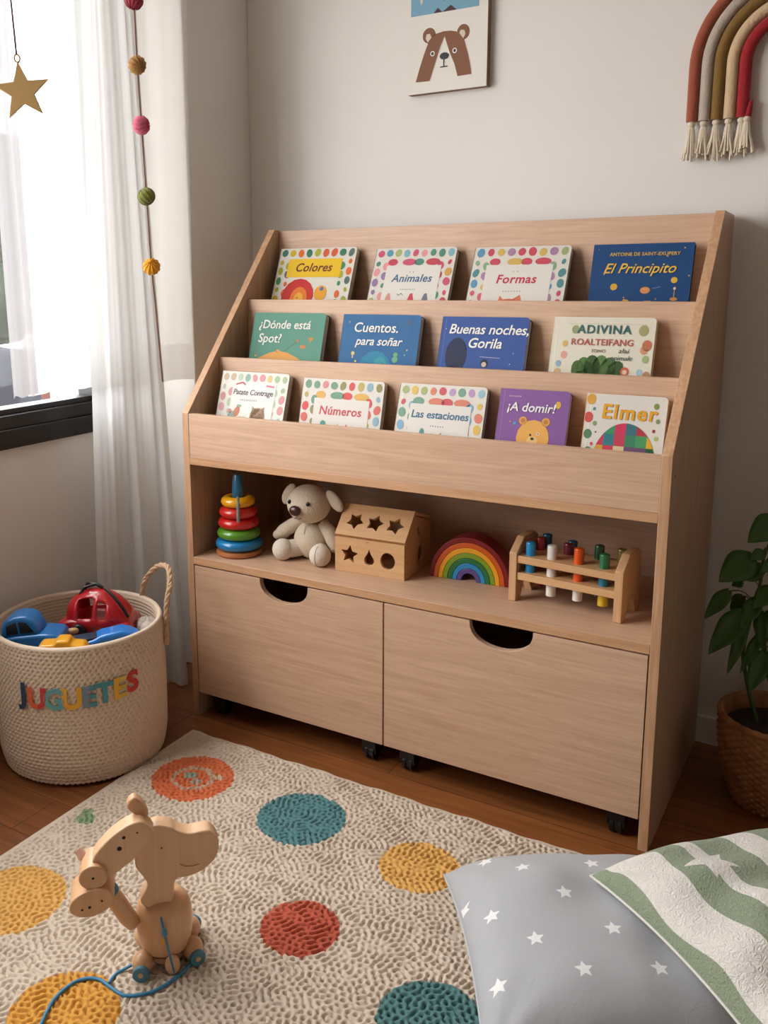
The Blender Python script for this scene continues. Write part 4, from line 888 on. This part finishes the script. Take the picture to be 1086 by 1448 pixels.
def stripes(co):
    x=co[:,0]+.003*np.sin(co[:,1]*30)
    x=x+.235; E_=[-1,.018,.078,.125,.152,.215,.262,.325,.37,.43,9]; d=np.full(len(x),1.0)
    for k in range(10):
        a,b=E_[k],E_[k+1]; ins=(x>=a)&(x<b); q=np.minimum(x-a,b-x); d=np.where(ins,q if k%2==0 else -q,d)
    st_=star_sdf(co,[(-.100,.118,.5)],.046,.020)
    d2=np.minimum(d,st_)
    return -d2*-1
M_st=fabric('sage_stripe_cotton','stripe',(138,148,122),(220,213,204))
cushion('floor_cushion','sage green and off-white striped cushion leaning over the grey star cushion',G2.x,G2.y,.47,.135,gb,.156,(0.03,.05,0),M_st,stripes,8,.04,.011,plain('white_piping',(214,208,198),.9))
for o in C.objects:
    if o.name.startswith('floor_cushion'): o['category']='cushion'
# ================================================================== PLANT
PC_=Vector((1.392,.338,0))
pp_=thing('potted_plant','leafy green houseplant in a woven brown pot on the floor, right of the bookcase','potted plant',tuple(PC_))
def wicker():
    m,nt,p=newmat('brown_wicker'); p.inputs['Roughness'].default_value=.6
    tc=N(nt,'ShaderNodeTexCoord'); nz=N(nt,'ShaderNodeTexNoise',Scale=30.0,Detail=3.0); nt.links.new(tc.outputs['Object'],nz.inputs['Vector'])
    cr=N(nt,'ShaderNodeValToRGB'); nt.links.new(nz.outputs[0],cr.inputs[0]); cr.color_ramp.elements[0].position=.3; cr.color_ramp.elements[0].color=srgb(132,84,44); cr.color_ramp.elements[1].position=.7; cr.color_ramp.elements[1].color=srgb(176,120,70)
    nt.links.new(cr.outputs[0],p.inputs['Base Color']); return m
M_wk=wicker()
pr=[(.001,.001),(.075,.001)]; NR=30
for i in range(NR*4):
    z=.003+i*.198/(NR*4); u=z/.2; pr.append((.078+.040*math.sin(min(1,u*1.15)*PI/2)+.001,z))
pr+=[(.121,.200),(.122,.207),(.117,.211),(.110,.208),(.108,.200),(.106,.15),(.001,.15)]
def weave(r,z,t):
    if r<.07 or z>.199 or r<.1085 and z>.14: return r
    row=int(z/.0082); fz=z/.0082-row; return r+.0030*math.sin(t*26+(PI if row%2 else 0))*math.sin(PI*fz)**.6-.0012*(1-math.sin(PI*fz))
MB().lathe(pr,tuple(PC_),0,300,fn=weave).build('pot',M_wk,pp_,ang=80)
m=MB().tube([(PC_.x+.1155*math.cos(t),PC_.y+.1155*math.sin(t),.206+.001*math.sin(t*30)) for t in [2*PI*i/90 for i in range(91)]],.0075,0,8); m.build('pot_rim',M_wk,pp_)
m=MB().lathe([(.001,.178),(.06,.180),(.104,.176),(.104,.15)],tuple(PC_),0,40,fn=lambda r,z,t:r)
m.build('soil',plain('potting_soil',(48,34,24),.95,1,90,var=.4),pp_)
M_stem=plain('stem_green',(66,92,36),.5); M_leaf,nt,p=newmat('leaf_green')
p.inputs['Base Color'].default_value=srgb(62,100,38); p.inputs['Roughness'].default_value=.38; p.inputs['Transmission Weight'].default_value=0
p.inputs['Subsurface Weight'].default_value=0
LR=random.Random(6)
def leaf(base,tip,wd,parent,fold=.25,nrm=None,droop=.15):
    B=Vector(base);Tt=Vector(tip);L=(Tt-B).length; ax=(Tt-B)/L
    nv=Vector(nrm or (-.2,-1,.35)); nv=(nv-ax*nv.dot(ax)).normalized(); sd=ax.cross(nv)
    K=14; V=[];Fc=[]
    for i in range(K+1):
        u=i/K; w2=wd/2*(math.sin(PI*min(1,u**.62))**.85)*(1-.1*u); 
        if u<.1: w2=wd/2*(.35+u*4.5)*1.0 if u>0 else wd*.12
        c=B+ax*(L*u)-nv*(droop*L*(u*u-u)*-1)*1.0
        back=-.06*L if i==0 else 0
        for s_ in (-1,-.5,0,.5,1):
            V.append(tuple(c+sd*(w2*s_)+nv*(abs(s_)*w2*fold)+ax*(back*abs(s_))+nv*.0015*math.sin(u*14+s_*3)))
    for i in range(K):
        for j in range(4): q=i*5+j; Fc.append((q,q+1,q+6,q+5))
    m=MB().add(V,Fc); o=m.build('leaf',M_leaf,parent,ang=180)
    s_=o.modifiers.new('s','SOLIDIFY'); s_.thickness=.0005
    return o
def stem(pts,r0,r1,name='stem'):
    P=smooth_path(pts,5); n=len(P); return MB().tube(P,[r0+(r1-r0)*i/(n-1) for i in range(n)],0,8).build(name,M_stem,pp_)
s1=[(1.352,.350,.170),(1.338,.352,.22),(1.322,.350,.28),(1.312,.345,.34),(1.322,.340,.42),(1.335,.335,.50),(1.338,.33,.56),(1.352,.33,.62),(1.362,.33,.66)]
s2=[(1.388,.345,.170),(1.378,.345,.25),(1.362,.342,.32),(1.352,.34,.40),(1.368,.335,.50),(1.385,.33,.60),(1.395,.33,.70)]
s3=[(1.425,.34,.170),(1.43,.34,.30),(1.44,.335,.45),(1.45,.33,.62)]
for s_ in (s1,s2,s3): stem(s_,.0055,.0022)
LV=[((1.360,.335,.655),(1.306,.315,.600),.062),((1.315,.332,.566),(1.256,.305,.505),.070),((1.338,.33,.580),(1.312,.32,.562),.028),((1.340,.335,.545),(1.286,.312,.512),.042),
 ((1.275,.330,.480),(1.232,.305,.414),.038),((1.310,.335,.435),(1.246,.300,.335),.060),((1.312,.34,.400),(1.286,.315,.288),.028),((1.345,.34,.390),(1.312,.315,.300),.028),((1.358,.34,.350),(1.335,.31,.262),.048),
 ((1.300,.335,.505),(1.280,.325,.495),.026),((1.335,.34,.47),(1.305,.315,.405),.040),((1.36,.34,.50),(1.325,.32,.45),.044),((1.350,.34,.44),(1.352,.31,.365),.046),((1.38,.34,.57),(1.335,.31,.54),.042),((1.385,.34,.46),(1.36,.30,.40),.052),((1.39,.34,.52),(1.40,.30,.44),.06),((1.37,.34,.60),(1.40,.31,.55),.05),((1.395,.34,.36),(1.375,.30,.28),.05),((1.40,.33,.71),(1.375,.31,.67),.05),((1.40,.33,.66),(1.45,.32,.63),.06),((1.44,.33,.5),(1.42,.30,.42),.06),((1.45,.33,.6),(1.49,.30,.52),.065),((1.44,.34,.4),(1.48,.31,.33),.06),((1.45,.33,.66),(1.44,.30,.72),.05),((1.30,.37,.46),(1.275,.39,.41),.036),((1.33,.37,.53),(1.30,.39,.49),.04),((1.36,.37,.33),(1.34,.38,.28),.035)]
def nearest(p):
    best=None
    for s_ in (s1,s2,s3):
        for q in smooth_path(s_,4):
            d=(q-Vector(p)).length+max(0,(q.z-p[2]))*1.5
            if best is None or d<best[0]: best=(d,q)
    return best[1]
for b,t_,w_2 in LV:
    q=nearest(b); Bv=Vector(b); mid=(q+Bv)/2+Vector((0,0,.012))
    MB().tube(smooth_path([tuple(q),tuple(mid),tuple(Bv)],4),.0013,0,6).build('leaf_stalk',M_stem,pp_)
    leaf(b,t_,w_2,pp_,LR.uniform(.15,.4),(LR.uniform(-.5,.1),-1,LR.uniform(.1,.7)),LR.uniform(.08,.2))
# ================================================================== WALL PIECES
# bear poster
ps=thing('animal_poster','white wooden wall panel with a brown bear face under a blue picture','wall art',(.485,YB,1.645))
X0,X1,ZB,ZT=.378,.599,1.645,2.02; FY=.528
MB().box(X0,X1,FY+.001,YB-.0005,ZB,ZT).build('frame',wood('poster_frame_wood',(150,116,82),(118,88,60),'X',.6),ps,bevel=.0005)
art=MB(); mats=[plain('poster_white',(226,219,208),.7),plain('bear_brown',(128,82,54),.7),plain('bear_ear',(214,196,176),.7),plain('bear_black',(36,36,38),.6),plain('poster_blue',(116,160,182),.7),plain('poster_maroon',(74,44,50),.7),plain('poster_teal',(96,140,150),.7),plain('poster_white_line',(236,230,222),.7)]
art.box(X0+.0003,X1-.0003,FY,FY+.001,ZB+.0003,ZT-.0003,0)
def pp2(L,mi,lay): art.prism(L,FY-.0003*lay,FY-.0003*lay+.0002,'Y',mi)
ears=1
head=[(0.401,1.675),(0.412,1.709),(0.426,1.746),(0.436,1.768),(0.446,1.780),(0.460,1.788),(0.478,1.791),(0.498,1.79),(0.514,1.786),(0.526,1.776),(0.536,1.764),(0.548,1.727),(0.554,1.702),(0.558,1.678),(0.52,1.677),(0.511,1.707),(0.496,1.74),(0.482,1.779),(0.468,1.749),(0.453,1.707),(0.441,1.674)]
def tri_fill(L,mi,lay):
    bm=bmesh.new(); vs=[bm.verts.new((p[0],FY-.0003*lay,p[1])) for p in L]; f=bm.faces.new(vs); bmesh.ops.triangulate(bm,faces=[f],ngon_method='EAR_CLIP'); bm.verts.ensure_lookup_table(); bm.verts.index_update()
    art.add([tuple(v.co) for v in bm.verts],[tuple(v.index for v in g_.verts) for g_ in bm.faces],mi); bm.free()
c0=Vector((.482,1.735))
hs=head
pp2(circ(.4385,1.786,.0200,.0205),7,1); pp2(circ(.5335,1.782,.0190,.0205),7,1); pp2(circ(.4385,1.786,.0185,.019),1,2); pp2(circ(.5335,1.782,.0175,.019),1,2)
tri_fill(hs,1,3)
for i in range(len(hs)):
    a_,b_=hs[i],hs[(i+1)%len(hs)]; d=Vector((b_[0]-a_[0],b_[1]-a_[1])); n_=Vector((-d.y,d.x)).normalized()*.0009
    art.add([(a_[0]-n_.x,FY-.0006,a_[1]-n_.y),(b_[0]-n_.x,FY-.0006,b_[1]-n_.y),(b_[0]+n_.x,FY-.0006,b_[1]+n_.y),(a_[0]+n_.x,FY-.0006,a_[1]+n_.y)],[(0,1,2,3)],7)
pp2([(0.435,1.769),(0.429,1.78),(0.432,1.79),(0.441,1.79),(0.446,1.780)],2,5); pp2([(0.534,1.766),(0.523,1.781),(0.527,1.788),(0.537,1.786),(0.54,1.777)],2,5)
pp2(circ(.482,1.731,.0125,.0085),3,5); pp2([(.4795,1.724),(.4825,1.724),(.4825,1.706),(.4795,1.706)],3,3); pp2([(.470,1.7035),(.4925,1.7035),(.491,1.7065),(.472,1.7065)],3,3)
for ex in(.449,.511): pp2(circ(ex,1.7405,.0062,.0066),7,5); pp2(circ(ex,1.7405,.0035,.0042),3,6)
pp2([(.386,1.838),(.575,1.838),(.575,1.985),(.386,1.985)],4,2)
tri_fill([(.405,1.90),(.415,1.862),(.425,1.885),(.43,1.93),(.41,1.94)],2,3); pp2(circ(.415,1.885,.004,.004),3,4)
tri_fill([(.45,1.838),(.462,1.850),(.475,1.838)],5,3); tri_fill([(.475,1.838),(.498,1.852),(.515,1.838)],5,3)
tri_fill([(.46,1.885),(.478,1.862),(.497,1.882),(.48,1.93)],6,3); pp2(circ(.50,1.92,.03,.02),6,3)
art.build('print',mats,ps,ang=20)
# fibre rainbow hanging
mh=thing('fibre_rainbow','padded rope rainbow wall hanging with cream tassels, top right on the wall','wall hanging',(1.292,YB,1.62))
cx,cz=1.292,1.628; cols2=[(150,76,52),(178,162,146),(124,92,40),(200,170,134),(150,24,30)]
M_cream=knit('cream_cotton',(214,198,174),500,.5)
for i,c in enumerate(cols2):
    r=.1955-i*.0262; pts=[]
    zb_=1.512
    for k in range(7): pts.append((cx-r,.533,zb_+(cz-zb_)*k/7))
    pts+=[(cx-r*math.cos(a),.533,cz+r*1.0*math.sin(a)) for a in [PI*k/36 for k in range(37)]]
    for k in range(7): pts.append((cx+r,.533,cz-(cz-zb_)*(k+1)/7))
    MB().tube(pts,.0131,0,16).build('rope_arc',knit('rope_%d'%i,c,160,.6),mh)
TR=random.Random(9)
def tassel(x,y,z,s_=1):
    m=MB().ell((x,y,z),(.0088*s_,.008*s_,.0075*s_))
    for k in range(14):
        a=2*PI*k/14+TR.uniform(-.2,.2); r1=.006*s_; r2=TR.uniform(.008,.019)*s_; L=TR.uniform(.060,.085)*s_
        dx,dy=math.cos(a),math.sin(a)*.55
        P=[(x+dx*.003,y+dy*.003,z-.002),(x+dx*r1,y+dy*r1,z-.014),(x+dx*r1*1.3,y+dy*r1*1.1,z-L*.45),(x+dx*r2,y+dy*r2*.8,z-L*.93),(x+dx*r2*1.08,y+dy*r2*.8,z-L)]
        m.tube(P,[.0022,.0026,.0026,.0024,.0030],0,6)
    m.build('tassel',M_cream,mh)
for sx in(-1,1):
    for i in range(5): tassel(cx+sx*(.1955-i*.0262),.531,1.506)
    tassel(cx+sx*.079,.526,1.507,.9)
    MB().tube([(cx+sx*.074,.53,1.545),(cx+sx*.0755,.528,1.53),(cx+sx*.078,.527,1.512)],[.004,.006,.0075],0,10).build('rope_end',knit('rope_red2',(150,24,30),160,.6),mh)
# ================================================================== CURTAINS, GARLAND, STAR
def ribbon(name,label,path_b,path_t,zb,zt,folds,amp,mat,seed,cat='curtain',hem=.05,nx=220,nz=60,top_taper=.6,group=None):
    PB=[Vector(p) for p in path_b];PT_=[Vector(p) for p in path_t]
    def at_(P,u):
        L=[0]
        for a,b in zip(P,P[1:]): L.append(L[-1]+(b-a).length)
        return Vector((interp(u*L[-1],L,[p.x for p in P]),interp(u*L[-1],L,[p.y for p in P])))
    r=random.Random(seed); ph=[r.uniform(0,6) for _ in range(5)]
    V=[];Fc=[];mi=[]
    for j in range(nz+1):
        v=j/nz; z=zb+(zt-zb)*v
        for i in range(nx+1):
            u=i/nx; p=at_(PB,u).lerp(at_(PT_,u),v); q=at_(PB,min(1,u+.01)).lerp(at_(PT_,min(1,u+.01)),v)-at_(PB,max(0,u-.01)).lerp(at_(PT_,max(0,u-.01)),v)
            nn=Vector((-q.y,q.x)).normalized()
            w0=math.sin(u*folds*2*PI+ph[0]+.8*math.sin(u*5+ph[1]))+.25*math.sin(u*folds*4.3*PI+ph[2]+v*1.5)+.05*math.sin(u*folds*9*PI+ph[3]-v*2)
            a=amp*(1-(1-top_taper)*v)
            V.append((p.x+nn.x*w0*a,p.y+nn.y*w0*a,z+.003*math.sin(u*17+ph[4])*(1-v)))
    for j in range(nz):
        for i in range(nx):
            q=j*(nx+1)+i; Fc.append((q,q+1,q+nx+2,q+nx+1)); zc2=zb+(zt-zb)*(j+.5)/nz; mi.append(1 if zc2<zb+hem or i<3 else 0)
    m=MB(); m.v=V;m.f=Fc;m.mi=mi
    o=m.build(name,[mat,M_hem if mat is M_sheer else mat],None,ang=180)
    tag(o,label,cat,group); return o
ribbon('sheer_curtain','short white sheer panel hanging over the window beside the open gap',[(-.280,-.302),(-.280,-.215)],[(-.280,-.312),(-.280,-.228)],.892,2.3,1.4,.006,M_fold,2,nx=90,nz=56)
ribbon('sheer_curtain','wide short white sheer panel between the left sheer strip and the long curtain',[(-.315,-.225),(-.300,-.02),(-.25,.10),(-.150,.235)],[(-.315,-.245),(-.300,-.02),(-.25,.10),(-.148,.268)],.888,2.3,4,.007,M_sheer,5,nz=56,hem=.10)
ribbon('long_curtain','long white curtain falling to the floor behind the basket, beside the window','' and [] or [(-.275,-.075),(-.225,.03),(-.165,.085),(-.115,.118)],[(-.262,.005),(-.245,.045),(-.225,.07),(-.200,.085)],.012,2.3,2.6,.016,M_curt,7,nx=260,nz=80,top_taper=.8,hem=.0)
struct(MB().tube([(-.24,-1.9,2.305),(-.24,.22,2.305)],.011,0,16).build('trim_1',M_white))
gl=thing('pompom_garland','string of crimson, ochre, pink, olive and orange felt pompoms hanging before the curtain','garland',(-.1,.01,2.49))
GP=[(-.1,-.012,2.495),(-.1,-.004,2.1),(-.1,.000,1.839),(-.1,.002,1.690),(-.1,.007,1.550),(-.1,.014,1.379),(-.1,.021,1.205),(-.1,.030,1.10),(-.105,.050,.904)]
M_str=plain('twine_brown',(120,80,64),.8); MB().tube(smooth_path(GP,4),.0017,0,6).build('string',M_str,gl)
MB().tube(smooth_path([(p[0]+.0022,p[1]+.0018,p[2]) for p in GP],4),.0010,0,6).build('string',plain('twine_pale',(206,190,170),.8),gl)
for z,y,c in((2.30,-.008,(90,120,150)),(2.13,-.005,(208,160,60)),(1.985,-.002,(100,140,90)),(1.837,0,(140,34,50)),(1.690,.002,(150,106,46)),(1.550,.007,(196,90,110)),(1.379,.014,(112,114,44)),(1.205,.021,(222,150,26))):
    mx_=Matrix.Translation((-.1,y,z))@Euler((z*7,z*5,z*3)).to_matrix().to_4x4()
    MB().ell((0,0,0),(.0225,.0225,.0205),0,mx_,72,20,lambda q:1-.09*abs(math.sin(6*math.atan2(q.y,q.x)))**.5*1.0+.05).build('pompom',knit('felt_%d'%c[0],c,500,.5),gl)
MB().tube([(-.1,.0,2.488),(-.1,.0,2.5)],.004,0,8).build('ceiling_hook',M_white,gl)
st=thing('star_ornament','flat golden-brown wooden star hanging on a dark cord in front of the window','ornament',(-.200,-.276,1.60))
sa=math.atan2(.71,.70)
SM=Matrix.Translation((-.200,-.276,1.598))@Matrix.Rotation(.62,4,'Z')@Matrix.Rotation(-.10,4,'Y')
M_gold=plain('gold_painted_wood',(158,124,74),.45,var=.08)
mst=MB().prism(star_pts(.066,.0275),-.004,.004,'Y',0,SM); mst.build('star',M_gold,st,bevel=.0012)
mm=MB().tube([tuple(SM@Vector((.0062*math.cos(t),0,.0715+.0085*math.sin(t)))) for t in [2*PI*i/16 for i in range(17)]],.0022,0,8,caps=False); mm.build('hanging_loop',M_gold,st)
tp_=SM@Vector((0,0,.0795))
MB().tube([tuple(tp_),(tp_.x-.002,tp_.y-.010,tp_.z+.25),(tp_.x-.004,tp_.y-.02,2.5)],.0026,0,6).build('cord',plain('cord_plum',(84,58,62),.8),st)
# ================================================================== OUTSIDE, seen through the window gap
struct(MB().box(-14,-.6,-14,16,-.35,-.3).build('ground_outside',plain('outdoor_paving',(170,168,164),.9)))
tr=thing('tree','blurry green tree outside the window','tree',(-6.4,4.2,-.3))
MB().tube([(-6.4,4.2,-.3),(-6.38,4.2,1.2)],[.12,.08],0,12).build('trunk',plain('bark',(90,78,66),.9),tr)
m=MB()
for k in range(26):
    a=LR.uniform(0,2*PI); rr=LR.uniform(0,.75); m.ell((-6.4+rr*math.cos(a),4.2+rr*math.sin(a),1.35+LR.uniform(-.55,.9)),(LR.uniform(.25,.4),)*3,0,None,14,10,lambda q:1+.2*noise.noise(q*3))
m.build('crown',plain('outdoor_foliage',(34,40,30),1.0,1,3,spec=.05,var=.5),tr)
cr_=thing('parked_car','dark grey parked car outside below the tree','car',(-4.4,.78,-.3),(0,0,PI/2))
M_car=plain('car_paint_grey',(34,36,42),.85,spec=.1)
MB().prism([(-1.9,.3),(-1.95,.75),(-1.5,.92),(-.9,1.0),(-.4,1.42),(.9,1.45),(1.5,1.05),(1.95,.95),(1.98,.35)],-.8,.8,'Y').build('body',M_car,cr_,world=False,bevel=.06,seg=3)
for sy in(-1,1): MB().prism([(-.75,1.02),(-.35,1.36),(.85,1.38),(1.25,1.05)],sy*.802-.01,sy*.802+.01,'Y').build('side_window',M_glass if 0 else plain('car_glass',(14,16,20),.7,spec=.1),cr_,world=False)
for x in(-1.2,1.25):
    for sy in(-1,1): MB().tube([(x,sy*.62,.32),(x,sy*.84,.32)],.32,0,24).build('wheel',M_black,cr_,world=False)
bp=thing('gate_post','red-brown brick gate post outside beyond the grey car','post',(-6.4,5.13,-.3))
MB().box(-6.5,-6.3,5.07,5.22,-.3,.25).build('post',plain('outdoor_brick',(70,34,26),.9,.6,20),bp,bevel=.01)
MB().box(-6.53,-6.27,5.04,5.25,.25,.31).build('cap',plain('outdoor_stone',(120,110,100),.9),bp,bevel=.01)
